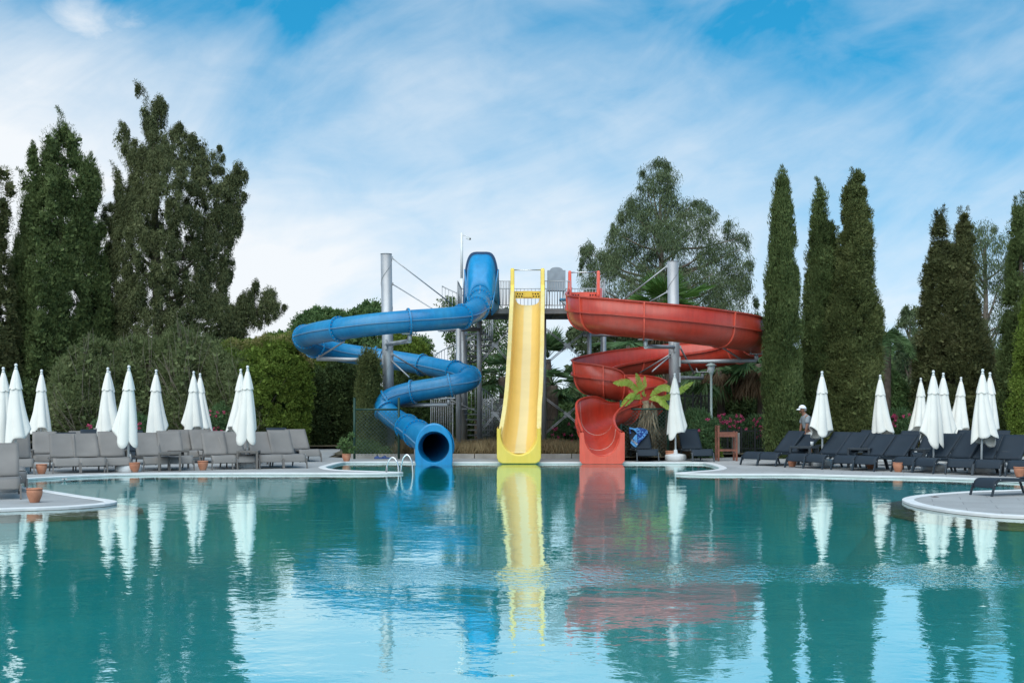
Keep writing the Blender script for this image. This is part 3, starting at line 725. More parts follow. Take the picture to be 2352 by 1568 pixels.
def holed_panel(c, w_, h_, name, mat, parent):
    m = MB(); m.box((c.x, c.y, c.z), (w_, .05, h_))
    for r_ in range(2):
        for q in range(4):
            for sgn in (-1, 1):
                cx_ = c.x+sgn*(w_*.5-.09-q*.085+(.03 if r_ else 0)); m.tube([(cx_, c.y-.028, c.z+.03-r_*.085), (cx_, c.y-.024, c.z+.03-r_*.085)], .026, n=8, mi=1)
    m.box((c.x, c.y-.04, c.z+.02), (w_*.36, .06, h_*.85), mi=0)
    return m.build(name, [mat, DARK], parent)
holed_panel(P(1342, 680, 42.6), .92, .26, 'start_panel', RED2, red)

# ---------------------------------------------------------------- yellow straight slide
yl = [(42.4, 4.86, 1212), (41.9, 4.84, 1212), (41.5, 4.70, 1211.6), (41.0, 4.34, 1211), (40.4, 3.86, 1210), (39.8, 3.36, 1209), (39.2, 2.88, 1208), (38.6, 2.38, 1206.5), (38.0, 1.90, 1205), (37.4, 1.45, 1203), (36.9, 1.08, 1200.5), (36.4, .74, 1198), (35.9, .48, 1195.5), (35.5, .34, 1194), (35.1, .26, 1193)]
yw = np.array([((px_-CX)/F*d, d, z) for d, z, px_ in yl]); YP, YS = resample(crom(yw, 8), .12)
T3_, S3_, U3_ = frames(YP); nY = len(YP)
yel = empty('straight_slide', (YP[-1][0], YP[-1][1], 0), 0, 'yellow straight body slide dropping from the platform into the pool', 'water slide')
def ysec(i, k=18):
    c, s_, u_ = YP[i], S3_[i], U3_[i]; f = i/(nY-1); hw = .44+.05*max(0, (f-.75)/.25); hh = .50
    pts = []; uv = []
    for q in range(k+1):
        t = -1+2*q/k; 
        x = math.sin(t*PI/2)*hw if abs(t) < .7 else math.copysign(hw*(math.sin(.7*PI/2)+(abs(t)-.7)/.3*(1-math.sin(.7*PI/2))), t)
        z = hh*(abs(t)**3.2)
        pts.append(c+s_*x+u_*z); uv.append((.5+.5*t*.98, YS[i]))
    return pts, uv
mb = MB(); rows = []; uvs = []
for i in range(nY):
    p, u_ = ysec(i); rows.append(p); uvs.append(u_)
mb.grid(rows, uvs=uvs); cy_ = mb.build('chute', YEL, yel, solid=.02)
for sgn in (-1, 1):
    m = MB(); rows = []
    for i in range(nY):
        p, _ = ysec(i); c = np.array(p[-1] if sgn > 0 else p[0]); s_ = S3_[i]*sgn; u_ = U3_[i]
        rows.append([c+u_*.012, c+s_*.115+u_*.012, c+s_*.125-u_*.09, c+s_*.105-u_*.09, c+s_*.10-u_*.012, c-u_*.012])
    m.grid(rows, smooth=False); m.build('rim', YELP, cy_)
for f in (.22, .36, .5, .64, .78, .9):
    i = int(f*nY); a, _ = ysec(i); m = MB(); up_ = U3_[i]*.004
    m.grid([[np.array(p)+T3_[i]*(-.007)+up_ for p in a], [np.array(p)+T3_[i]*.007+up_ for p in a]], smooth=False); m.build('joint_line', YELP, cy_, solid=.003)
E = P(1192, 1050, 34.9); zt = P(0, 984, 34.9).z
exit_block(yel, E.x, 34.9, .605, zt, .50, zt-.12, zt-.12-.215, YEL2, 'exit_lip', back=.9, backw=.955, rc=.08)
for px_ in (1177, 1246.5):
    a = P(px_, 690, 41.9); tz = P(0, 616, 41.9).z; m = MB()
    rws = []
    for z_, y0_, y1_, w_ in ((a.z-.25, 41.2, 42.5, .06), (a.z+.1, 41.5, 42.5, .06), (a.z+.5, 41.78, 42.5, .065), (tz-.05, 41.85, 42.4, .065), (tz, 41.92, 42.3, .045)):
        rws.append([(a.x-w_, y0_, z_), (a.x+w_, y0_, z_), (a.x+w_, y1_, z_), (a.x-w_, y1_, z_)])
    m.grid(rws, closed_u=True, smooth=False); m.poly(rws[-1]); m.build('entry_post', YEL2, yel, bevel=.025)
m = MB(); m.tube([P(1177, 620, 42.05), P(1246, 620, 42.05)], .018); m.build('crossbar', STEELP, yel)
holed_panel(P(1212, 677, 42.6), .86, .24, 'start_panel', YEL2, yel)
m = MB(); m.box((YP[2][0], 42.1, 4.72), (.9, .8, .06)); m.build('start_sill', YEL2, yel)

# ---------------------------------------------------------------- steel masts carrying the flumes
def spiral_tube(name, x, d, ztop, parent, lean):
    m = MB(); r = .172; m.tube([(x+lean, d, .05), (x, d, ztop)], r, n=28)
    return m.build(name, STEEL, parent)
def mast(label, xt, d, ytop, arms, rods, lean):
    b = P(xt, HY, d); zt = P(0, ytop, d).z
    e_ = empty('support_mast', (b.x+lean, d, 0), 0, label, 'steel mast')
    pole_ = spiral_tube('pole', b.x, d, zt, e_, lean)
    m = MB(); m.tube([(b.x, d, zt), (b.x, d, zt+.015)], .178, n=28); m.build('pole_cap', STEELD, pole_)
    m = MB(); z = .3; pts = []
    for k in range(260):
        a = k*.18; zz = .1+k*(zt-.15)/260; xx = b.x+lean*(1-zz/zt)
        pts.append((xx+.174*math.cos(a*.55), d+.174*math.sin(a*.55), zz))
    m.tube(pts, .006, n=4); m.build('weld_seam', STEELD, pole_)
    for p0, p1, r, cradle in arms:
        m = MB(); a, c = P(*p0), P(*p1); m.tube([a, c], r, n=10)
        m.box(a, (.06, .3, .3))
        if cradle:
            m.tube([c, c+Vector((0, 0, .20))], r*1.05, n=10); m.box(c+Vector((0, 0, .2)), (.42, .3, .025)); m.bar(c+Vector((-.16, 0, .2)), c+Vector((-.2, 0, .33)), .03, .03); m.bar(c+Vector((.16, 0, .2)), c+Vector((.2, 0, .33)), .03, .03)
        m.build('arm', STEEL, e_)
    for p0, p1, r in rods:
        m = MB(); m.tube([P(*p0), P(*p1)], r, n=8); m.box(P(*p0), (.07, .05, .09)); m.build('tie_rod', STEEL, e_)
mast('tall grey steel mast inside the blue tube slide', 887, 39.4, 584,
     [((887, 791, 39.25), (941, 783, 36.0), .062, 1), ((880, 827, 39.4), (727, 824, 39.0), .062, 0), ((887, 931, 39.3), (1030, 929, 38.5), .06, 1)],
     [((900, 592, 39.4), (1040, 700, 40.6), .02), ((901, 652, 39.4), (992, 708, 37.2), .018), ((900, 812, 39.3), (982, 862, 41.2), .026), ((897, 826, 39.3), (940, 866, 38.7), .024), ((734, 819, 39.0), (790, 785, 37.2), .026), ((884, 790, 39.5), (872, 820, 42.0), .022)], .1)
mast('tall grey steel mast inside the red flume slide', 1545, 39.4, 601,
     [((1549, 797, 39.25), (1483, 796, 36.1), .062, 1), ((1560, 831, 39.4), (1737, 828, 39.2), .062, 1), ((1560, 867, 39.4), (1613, 868, 42.4), .055, 1)],
     [((1532, 611, 39.4), (1424, 695, 40.4), .022), ((1533, 670, 39.4), (1486, 697, 39.8), .02), ((1650, 792, 38.2), (1700, 824, 39.2), .026), ((1538, 815, 39.3), (1470, 856, 40.5), .026), ((1540, 817, 39.3), (1498, 853, 38.4), .024), ((1562, 797, 39.4), (1594, 858, 41.6), .03)], .1)

# ---------------------------------------------------------------- platform tower with spiral stair
tower = empty('slide_tower', P(1210, HY, 43.5).xy.to_3d(), 0, 'galvanised steel slide tower with railed platform and spiral stair', 'slide tower')
PZ = 4.78
m = MB(); x0, x1 = P(1051, 0, 42.3).x, P(1390, 0, 42.3).x
m.box(((x0+x1)/2, 43.75, PZ-.03), (x1-x0, 2.9, .05)); m.build('platform_floor', STEELD, tower)
m = MB(); m.box(((x0+x1)/2, 42.32, PZ-.115), (x1-x0, .08, .12)); m.box(((x0+x1)/2, 45.1, PZ-.115), (x1-x0, .08, .12))
for x in np.linspace(x0+.1, x1-.1, 7): m.box((x, 43.72, PZ-.115), (.06, 2.6, .11))
m.build('platform_beam', STEELD, tower)
def railing(a, b_, z0, h_, nb, name='railing', hoop=True, low=.1):
    m = MB(); a = Vector(a); b_ = Vector(b_); r = .019
    za, zb = (z0, z0) if not isinstance(z0, tuple) else z0
    A0, B0 = Vector((a.x, a.y, za+low)), Vector((b_.x, b_.y, zb+low)); A1, B1 = Vector((a.x, a.y, za+h_)), Vector((b_.x, b_.y, zb+h_))
    m.tube([A0, A1, B1, B0], r, n=6, cap=False); m.tube([A0, B0], r*.9, n=6)
    for k in range(1, nb):
        t = k/nb; m.tube([A0.lerp(B0, t), A1.lerp(B1, t)], .010, n=5)
    return m.build(name, STEEL, tower)
def pxy(px_, d): v = P(px_, HY, d); return (v.x, v.y)
for a, b_, d0, d1, nb in ((1142, 1171, 42.3, 42.3, 8), (1251, 1309, 42.3, 42.3, 10), (1379, 1389, 42.3, 42.3, 3), (1060, 1170, 45.0, 45.0, 14), (1170, 1255, 45.0, 45.0, 10), (1255, 1300, 45.0, 45.0, 7), (1300, 1382, 45.0, 45.0, 12), (1389, 1382, 42.3, 45.0, 12), (1051, 1060, 42.3, 45.0, 10)):
    pa, pb = pxy(a, d0), pxy(b_, d1); railing((*pa, 0), (*pb, 0), PZ, .90, nb)
def column(px_, d, ztop, r=.075, mat=STEEL, name='column'):
    v = P(px_, HY, d); m = MB(); m.tube([(v.x, d, .05), (v.x, d, ztop)], r, n=14); m.box((v.x, d, .1), (.3, .3, .03)); m.build(name, mat, tower)
column(1053.5, 41.0, 4.05, .09); column(1101, 43.0, PZ-.06, .085, STEELD); column(1176, 43.0, PZ-.06, .085); column(1249, 43.0, PZ-.06, .085); column(1353.5, 43.0, PZ-.06, .075); column(1386, 44.5, PZ-.06, .10); column(1101, 45.0, PZ-.06, .085, STEELD); column(1249, 45.0, PZ-.06, .085)
m = MB(); m.tube([P(1008, 758, 41.0), P(1100, 757, 42.8)], .06, n=10); m.build('cross_pipe', STEEL, tower)
m = MB(); m.tube([P(1340, 770, 43.0), P(1480, 768, 43.2)], .06, n=10); m.build('cross_pipe', STEEL, tower)
def xbrace(p0, p1, p2, p3, c, d):
    m = MB()
    for a in (p0, p1, p2, p3):
        for o in (-.022, .022):
            q = P(*a, d); cc = P(*c, d); dv = (cc-q).normalized(); n_ = Vector((-dv.z, 0, dv.x))*o; m.tube([q+n_, cc+n_], .014, n=5)
    cc = P(*c, d); m.box(cc, (.26, .03, .10), M3=Matrix.Rotation(.66, 3, 'Y')); m.box(cc+Vector((0, .01, 0)), (.26, .03, .10), M3=Matrix.Rotation(-.66, 3, 'Y'))
    m.build('cross_brace', STEEL, tower)
xbrace((1101, 752), (1174, 752), (1101, 836), (1174, 836), (1137, 793), 43.0); xbrace((1101, 910), (1174, 910), (1101, 995), (1174, 995), (1137, 951), 43.0)
xbrace((1249, 752), (1353, 755), (1249, 840), (1353, 836), (1303, 794), 43.0); xbrace((1249, 912), (1353, 910), (1249, 998), (1353, 996), (1303, 952), 43.0)
m = MB(); m.tube([P(1101, 1020, 43), P(1066, 1036, 42.4)], .02, n=5); m.tube([P(1101, 836, 43), P(1101, 836, 45)], .03, n=6); m.build('strut', STEEL, tower)
# spiral stair
SC = P(1064, HY, 46.2); SR = 1.06
m = MB(); m.tube([(SC.x, SC.y, .05), (SC.x, SC.y, PZ+.9)], .15, n=18); m.build('stair_column', STEEL, tower)
nst = 24; a0 = R(60); sweep = R(-560)
rail_pts = []; rail_low = []; mr_ = MB()
for k in range(nst):
    a = a0+sweep*k/nst; z = .15+(PZ-.2)*(k+1)/nst; da = abs(sweep)/nst*.62
    m = MB(); p = [(.15, -da*1.2), (SR, -da), (SR, da), (.15, da*1.2)]
    top = [(SC.x+r_*math.cos(a+b_), SC.y+r_*math.sin(a+b_), z) for r_, b_ in p]; bot = [(x, y, z-.05) for x, y, _ in top]
    m.grid([bot, top], closed_u=True, smooth=False); m.poly(top); m.poly(bot, flip=True); m.build('tread', STEELD, tower)
    for q in range(3):
        aa = a+sweep/nst*q/3; zz = z+(PZ-.2)/nst*q/3; x, y = SC.x+(SR+.01)*math.cos(aa), SC.y+(SR+.01)*math.sin(aa)
        mr_.tube([(x, y, zz-.05), (x, y, zz+.95)], .011, n=5); rail_pts.append((x, y, zz+.95)); rail_low.append((x, y, zz+.03))
mr_.tube(rail_pts, .02, n=6); mr_.tube(rail_low, .016, n=6); mr_.build('stair_railing', STEEL, tower)
# low gate railing at the stair foot
for a, b_ in ((990, 1040), (1105, 1160)):
    railing((*pxy(a, 44.3), 0), (*pxy(b_, 44.3), 0), .05, 1.75, 12, 'gate_railing')
m = MB(); m.box(P(1185, 940, 44.6), (.62, .03, .75)); m.build('gate_panel', M('grey_sheet', (.33, .35, .37), rough=.55, var=.1), tower)

# things up on the platform
cab = empty('metal_cabinet', (*pxy(1278, 44.6), PZ), 0, 'grey ribbed metal cabinet with a rounded top on the slide platform', 'cabinet')
SHEET = M('ribbed_grey_sheet', (.30, .33, .36), rough=.5, var=.15, vscale=4, metal=.3)
cz0, cz1 = P(0, 668, 44.4).z, P(0, 621, 44.4).z; cxm = P(1278, 0, 44.4).x; cw = P(1299, 0, 44.4).x-P(1257.5, 0, 44.4).x
m = MB(); m.box((cxm, 44.5, (cz0+cz1)/2), (cw, .34, cz1-cz0))
for k in range(9): m.box((cxm-cw/2+cw*(k+.5)/9, 44.325, (cz0+cz1)/2), (.018, .012, cz1-cz0-.02))
m.build('box', SHEET, cab)
m = MB(); pts = [(cxm+cw*.36*math.cos(a), cz1+.11*math.sin(a)) for a in np.linspace(0, PI, 15)]
m.grid([[(x, 44.36, z) for x, z in pts], [(x, 44.64, z) for x, z in pts]]); m.poly([(x, 44.36, z) for x, z in pts]); m.poly([(x, 44.64, z) for x, z in pts], flip=True); m.build('rounded_top', SHEET, cab)
for dx in (-.25, .25):
    m = MB(); m.tube([(cxm+dx, 44.5, PZ), (cxm+dx, 44.5, cz0+.01)], .02, n=6); m.build('leg', STEEL, cab)
fc = P(1300, HY, 43.9)
ch = empty('folding_chair', (fc.x, 43.9, PZ), 0, 'folding chair with blue striped cushion on the slide platform', 'chair')
BSTR = M('blue_stripe_fabric', (.05, .25, .40), rough=.8, var=.5, vscale=18)
m = MB(); m.box((fc.x, 43.9, PZ+.42), (.46, .44, .07)); m.build('cushion', BSTR, ch, bevel=.02)
m = MB(); m.box((fc.x+.16, 43.98, PZ+.66), (.05, .42, .34), M3=Matrix.Rotation(.25, 3, 'Y')); m.build('backrest', SHEET, ch)
for dx, dy in ((-.2, -.2), (.2, -.2), (-.2, .2), (.2, .2)):
    m = MB(); m.tube([(fc.x+dx, 43.9+dy, PZ), (fc.x-dx*.9, 43.9+dy, PZ+.4)], .012, n=5); m.build('leg', STEEL, ch)
WHITEM = M('white_paint_metal', (.70, .72, .71), rough=.4, var=.06)
mv = P(1060.5, HY, 46.6)
cm = empty('camera_mast', (mv.x, 46.6, 0), 0, 'slim white mast carrying a small security camera above the stair', 'camera mast')
m = MB(); m.tube([(mv.x, 46.6, .05), (mv.x, 46.6, P(0, 640, 46.6).z)], .07, n=10); m.tube([(mv.x, 46.6, P(0, 640, 46.6).z), (mv.x, 46.6, P(0, 535, 46.6).z)], .05, n=10); m.build('pole', WHITEM, cm)
m = MB(); c1 = P(1075.5, 547, 46.3); m.tube([P(1062, 540, 46.6), P(1070, 541.5, 46.4), c1+Vector((-.03, 0, .05))], .014, n=6); m.build('bracket', WHITEM, cm)
m = MB(); m.box(c1, (.15, .1, .085), M3=Matrix.Rotation(.35, 3, 'Y')); m.box(c1+Vector((.07, -.02, -.03)), (.05, .07, .06), mi=1); m.build('camera_body', [WHITEM, DARK], cm)
# ================================================================== poolside furniture
def fabric(name, col, weave=140):
    m, nt, N, L = nmat(name)
    out = N.new('ShaderNodeOutputMaterial'); b = N.new('ShaderNodeBsdfPrincipled')
    tc = N.new('ShaderNodeTexCoord'); n = N.new('ShaderNodeTexNoise'); n.inputs['Scale'].default_value = 2.2; n.inputs['Detail'].default_value = 5
    oi = N.new('ShaderNodeObjectInfo'); va = N.new('ShaderNodeVectorMath'); va.operation = 'ADD'; L.new(tc.outputs['Object'], va.inputs[0]); L.new(oi.outputs['Location'], va.inputs[1]); L.new(va.outputs[0], n.inputs[0])
    mr = N.new('ShaderNodeMapRange'); L.new(n.outputs['Fac'], mr.inputs[0]); mr.inputs[1].default_value = .3; mr.inputs[2].default_value = .7; mr.inputs[3].default_value = .88; mr.inputs[4].default_value = 1.1
    c = N.new('ShaderNodeVectorMath'); c.operation = 'SCALE'; c.inputs[0].default_value = col; L.new(mr.outputs[0], c.inputs['Scale'])
    ck = N.new('ShaderNodeTexChecker'); ck.inputs['Scale'].default_value = weave; L.new(tc.outputs['Object'], ck.inputs[0]); ck.inputs[1].default_value = (1, 1, 1, 1); ck.inputs[2].default_value = (.86, .86, .86, 1)
    mx = N.new('ShaderNodeVectorMath'); mx.operation = 'MULTIPLY'; L.new(c.outputs[0], mx.inputs[0]); L.new(ck.outputs[0], mx.inputs[1])
    L.new(mx.outputs[0], b.inputs['Base Color']); b.inputs['Roughness'].default_value = .72; b.inputs['Specular IOR Level'].default_value = .35
    L.new(b.outputs[0], out.inputs[0]); return m
TAUPE = fabric('taupe_sling', (.215, .202, .188)); TAUPEF = M('taupe_frame', (.125, .112, .10), rough=.45, var=.08)
NAVY = fabric('navy_sling', (.016, .027, .040)); NAVYF = M('navy_frame', (.025, .034, .043), rough=.4, var=.1)
SILV = M('rivet', (.7, .7, .7), rough=.3, metal=.8)
SEATP = [(-.005, .165), (.015, .225), (.045, .285), (.09, .325), (.16, .345), (.3, .345), (.6, .335), (.9, .325), (1.13, .318)]
def make_lounger(fab, frm, kind, width=.60):
    root = empty('sun_lounger', (0, 0, 0)); root['_local'] = 1; hw = width/2
    ang = {'up': 44.5, 'low': 36, 'flat': 3, 'high': 49, 'mid': 41}[kind]; bl_ = .78
    hy, hz = 1.13, .322; by, bz = hy+bl_*math.cos(R(ang)), hz+bl_*math.sin(R(ang))
    sp = crom(SEATP, 3)
    m = MB(); rows = [[(x, y, z-.012*(1-(x/hw)**2)*(1 if y > .1 else .3)) for x in np.linspace(-hw+.002, hw-.002, 9)] for y, z in sp]; m.grid(rows); m.build('seat', fab, root, solid=.01)
    m = MB(); rows = []
    for t in np.linspace(0, 1, 9):
        rows.append([(x, hy+.02+(by-hy)*t+.02*math.sin(PI*t)*(1-(x/hw)**2), hz+.01+(bz-hz)*t-.02*math.sin(PI*t)*(1-(x/hw)**2)) for x in np.linspace(-hw+.004, hw-.004, 9)])
    m.grid(rows); bk_ = m.build('backrest', fab, root, solid=.012)
    m = MB()
    for sx_ in (-1, 1):
        pts = [(sx_*(hw-.012), y+(.012 if y < .1 else 0), z-.028) for y, z in SEATP] + [(sx_*hw, 1.5, .30), (sx_*hw, 1.86, .29)]
        for a, b_ in zip(pts[:-1], pts[1:]): m.bar(a, b_, .026, .044)
    m.bar((-hw, 1.86, .29), (hw, 1.86, .29), .03, .04); m.bar((-hw, .30, .31), (hw, .30, .31), .025, .03); m.bar((-hw, 1.0, .30), (hw, 1.0, .30), .025, .03)
    fr_ = m.build('frame', frm, root)
    m = MB()
    for sx_ in (-1, 1):
        ox, oz = .028*math.sin(R(ang)), -.028*math.cos(R(ang))
        m.bar((sx_*(hw-.02), hy+ox, hz+oz), (sx_*(hw-.02), by+ox, bz+oz), .03, .034)
        m.bar((sx_*(hw-.03), hy+.36*math.cos(R(ang)), hz+.36*math.sin(R(ang))-.01), (sx_*(hw-.03), 1.55, .30), .018, .022)
    m.bar((-hw+.005, by+.02, bz-.012), (hw-.005, by+.02, bz-.012), .028, .028); m.build('backrest_frame', frm, bk_)
    for sx_ in (-1, 1):
        m = MB(); m.bar((sx_*hw, .02, .24), (sx_*(hw+.004), -.055, .0), .028, .044); m.build('leg', frm, root)
        m = MB(); m.bar((sx_*(hw-.01), 1.22, .30), (sx_*(hw-.005), 1.36, .0), .03, .044); m.build('leg', frm, root)
    m = MB()
    for sx_ in (-1, 1):
        for y, z in ((.02, .24), (.16, .335), (1.14, .315)): m.lathe([(0, .006), (.011, .004), (.012, 0)], c=(0, 0, 0), n=6) if False else m.box((sx_*(hw+.015), y, z), (.006, .018, .018))
    m.build('rivets', SILV, fr_)
    return root
protos = {}
def place(kind, key, maker, loc, rz, label, cat, group, scale=1.0):
    if key not in protos:
        o = maker(); protos[key] = (o, kidmap_of(o), [0])
    o, km, cnt = protos[key]
    c = o if cnt[0] == 0 else None
    if cnt[0] > 0: c = copy_tree(o, km)
    cnt[0] += 1
    # the prototype itself is placed last of all so copies stay clean: children carry local coordinates
    c.location = loc; c.rotation_euler = (0, 0, rz); c.scale = (scale, scale, scale)
    if '_local' in c: del c['_local']
    if kind == 'umbrella': c.rotation_euler = (rng.normal()*R(.7), rng.normal()*R(.8), rz)
    return tag(c, label, cat, group)
def lounger(x, y, ang, col, kind, label, group, scale=1.0):
    """(x, y): picture position of the middle of the foot end on the ground"""
    if kind == 'up': kind = ('up', 'mid', 'up', 'high', 'up')[int(rng.integers(0, 5))]
    ang = ang+rng.normal()*1.6
    fab, frm = (TAUPE, TAUPEF) if col == 't' else (NAVY, NAVYF)
    p = G(x, y)
    return place('lounger', 'lounger'+col+kind, lambda: make_lounger(fab, frm, kind), p, R(ang), label, 'sun lounger', group, scale)
gT = 'taupe sun loungers on the left deck'; gN = 'navy sun loungers on the right deck'
# front row, left deck
lounger(45, 1089.5, 24, 't', 'up', 'taupe front row sun lounger at the left frame edge, an umbrella pole behind it', gT)
lounger(154, 1087, 24, 't', 'up', 'taupe sun lounger behind a terracotta pot, leftmost of three side by side', gT)
lounger(214.5, 1085.8, 24, 't', 'up', 'taupe sun lounger in the middle of three standing side by side in the front row', gT)
lounger(271, 1084.4, 24, 't', 'up', 'taupe sun lounger at the right of three side by side, beside a pot', gT)
lounger(360, 1081.5, 24, 't', 'up', 'taupe sun lounger just right of the umbrella pole and pot, behind the left low table', gT)
lounger(416, 1080.2, 24, 't', 'up', 'taupe sun lounger partly hidden by the double low tables in the front row', gT)
lounger(516, 1078.2, 24, 't', 'up', 'taupe sun lounger with a terracotta pot at its foot, between two low tables', gT)
lounger(624, 1076.2, 24, 't', 'up', 'taupe sun lounger right of the umbrella with the square low table around its pole', gT)
lounger(677, 1075.2, 24, 't', 'up', 'taupe sun lounger second from the right end of the left front row', gT)
lounger(713, 1060.6, 24, 't', 'up', 'taupe sun lounger at the right end, close to the clipped golden hedge', gT)
lounger(562, 1077.2, 24, 't', 'up', 'taupe sun lounger behind the square low table with the umbrella pole in it', gT)
# second row, left deck
lounger(106, 1075, 24, 't', 'up', 'taupe second row sun lounger showing between the leftmost umbrellas', gT)
for x, lab in ((436, 'leftmost of four'), (484, 'second of four'), (534, 'third of four'), (574, 'rightmost of four')):
    lounger(x, 1063.5, 24, 't', 'up', 'taupe second row lounger, %s showing behind the front loungers and low tables' % lab, gT)
lounger(203, 1063, 24, 't', 'up', 'taupe sun lounger far back behind two navy ones, left of a pair', gT)
lounger(254, 1062.4, 24, 't', 'up', 'taupe sun lounger far back behind two navy ones, right of a pair', gT)
lounger(170, 1072, 24, 'n', 'up', 'navy sun lounger behind the leftmost of the three taupe ones', gN)
lounger(229, 1071, 24, 'n', 'up', 'navy sun lounger behind the middle of the three taupe ones', gN)
lounger(330, 1068, 24, 'n', 'up', 'navy sun lounger in the gap between two umbrellas on the left deck', gN)
lounger(668, 1060, 24, 'n', 'up', 'navy sun lounger peeping over the taupe ones near the golden hedge', gN)
# centre, behind the plunge bay
lounger(1487.6, 1060.2, 3, 'n', 'up', 'navy sun lounger facing the pool with a blue towel over its backrest', gN)
lounger(1614.6, 1060.3, 6, 'n', 'up', 'navy sun lounger facing the pool between the lone umbrella and the wooden chair', gN)
# pairs on the right deck: picture positions of the two outer foot corners
pairs = [((1709, 1067.3), (1777.7, 1070.8), 'the pair in front of the man'), ((1813, 1073.4), (1884, 1077.2), 'the pair under the umbrella beside the man'), ((1922, 1078.7), (2000, 1082.4), 'the third pair from the wooden chair'), ((2056.5, 1083), (2141.5, 1087.7), 'the pair with a terracotta pot by its foot'), ((2191, 1089.5), (2281, 1092.8), 'the pair under the two touching umbrellas'), ((2328, 1094.5), (2424, 1098.5), 'the pair cut by the right frame edge')]
for q, (a, b_, txt) in enumerate(pairs):
    A, B = G(*a), G(*b_); e = (B-A); ang = math.atan2(-e.y, e.x); L_ = e.length; u = e.normalized()
    mid = (A+B)/2
    for sgn, wd in ((-1, 'left'), (1, 'right')):
        c = mid+u*sgn*.315
        px_ = CX+c.x/c.y*F; py_ = HY+CH/c.y*F
        kd = 'low' if (q == 0 and sgn > 0) else 'up'
        lounger(px_, py_, -math.degrees(ang), 'n', kd, 'navy sun lounger, %s of %s' % (wd, txt), gN)
for x, y, lab in ((1930, 1064.5, 'navy sun lounger in the back row behind the third pair of the right deck'), (2026, 1069, 'navy back row sun lounger behind the pot and the lone umbrella'), (2090, 1070.5, 'navy back row sun lounger behind the cluster of three umbrellas'), (2170, 1074, 'navy back row sun lounger left of the two touching umbrellas'), (2232, 1076, 'navy back row sun lounger nearest the right frame edge')):
    lounger(x, y, -42, 'n', 'up', lab, gN)
lounger(2258, 1138.0, -66, 'n', 'flat', 'navy flat sun lounger on the paved spit at the right frame edge', gN, .84)
lounger(2, 1147, 20, 't', 'up', 'taupe sun lounger on the left paved spit, closest to the camera', gT)
lounger(20, 1131, 20, 't', 'flat', 'flat taupe sun lounger on the left paved spit behind the closest one', gT)

# ------------------------------------------------------------------ low tables
def make_table(frm, w_=.52, d_=.52, h_=.45):
    root = empty('side_table', (0, 0, 0)); root['_local'] = 1
    m = MB(); m.box((0, 0, h_-.012), (w_-.10, d_-.10, .018)); m.build('table_top', frm, root)
    m = MB()
    for s in (-1, 1): m.box((0, s*(d_/2-.025), h_-.025), (w_-.1, .05, .05)); m.box((s*(w_/2-.025), 0, h_-.025), (.05, d_, .05))
    m.build('frame', frm, root, bevel=.005)
    for sx_ in (-1, 1):
        for sy_ in (-1, 1):
            m = MB(); m.box((sx_*(w_/2-.025), sy_*(d_/2-.025), (h_-.05)/2), (.05, .05, h_-.05)); m.build('leg', frm, root)
    return root
def table(x, y, col, ang, label, scale=1.0):
    frm = TAUPEF if col == 't' else NAVYF
    place('table', 'table'+col, lambda: make_table(frm), G(x, y), R(ang), label, 'side table', 'low side tables between the loungers', scale)
table(390, 1081.5, 't', 14, 'taupe low table in front of the taupe loungers, nearest the pool of an overlapping two')
table(410, 1074.5, 't', 14, 'taupe low table further back of an overlapping two')
table(571, 1076.2, 't', 4, 'taupe square low table set around the foot of a white umbrella')
table(268, 1073.5, 't', 20, 'taupe low table between the trio of loungers and the navy one')
table(52, 1074.5, 't', 18, 'taupe low table behind the leftmost umbrella pole')
table(594, 1065.5, 't', 10, 'taupe low table mostly hidden behind the loungers near the golden hedge')
for x, y, lab in ((1847, 1068.5, 'navy low table between the first two pairs on the right deck'), (1905, 1063.5, 'navy low table half hidden behind the umbrella beside the man'), (1981, 1074, 'navy low table between the second and third pairs'), (2106, 1077, 'navy low table behind the pot, under the cluster of three umbrellas'), (2250, 1080, 'navy low table behind the two touching umbrellas'), (2338, 1086, 'navy low table at the right frame edge')):
    table(x, y, 'n', -35, lab, 1.12)

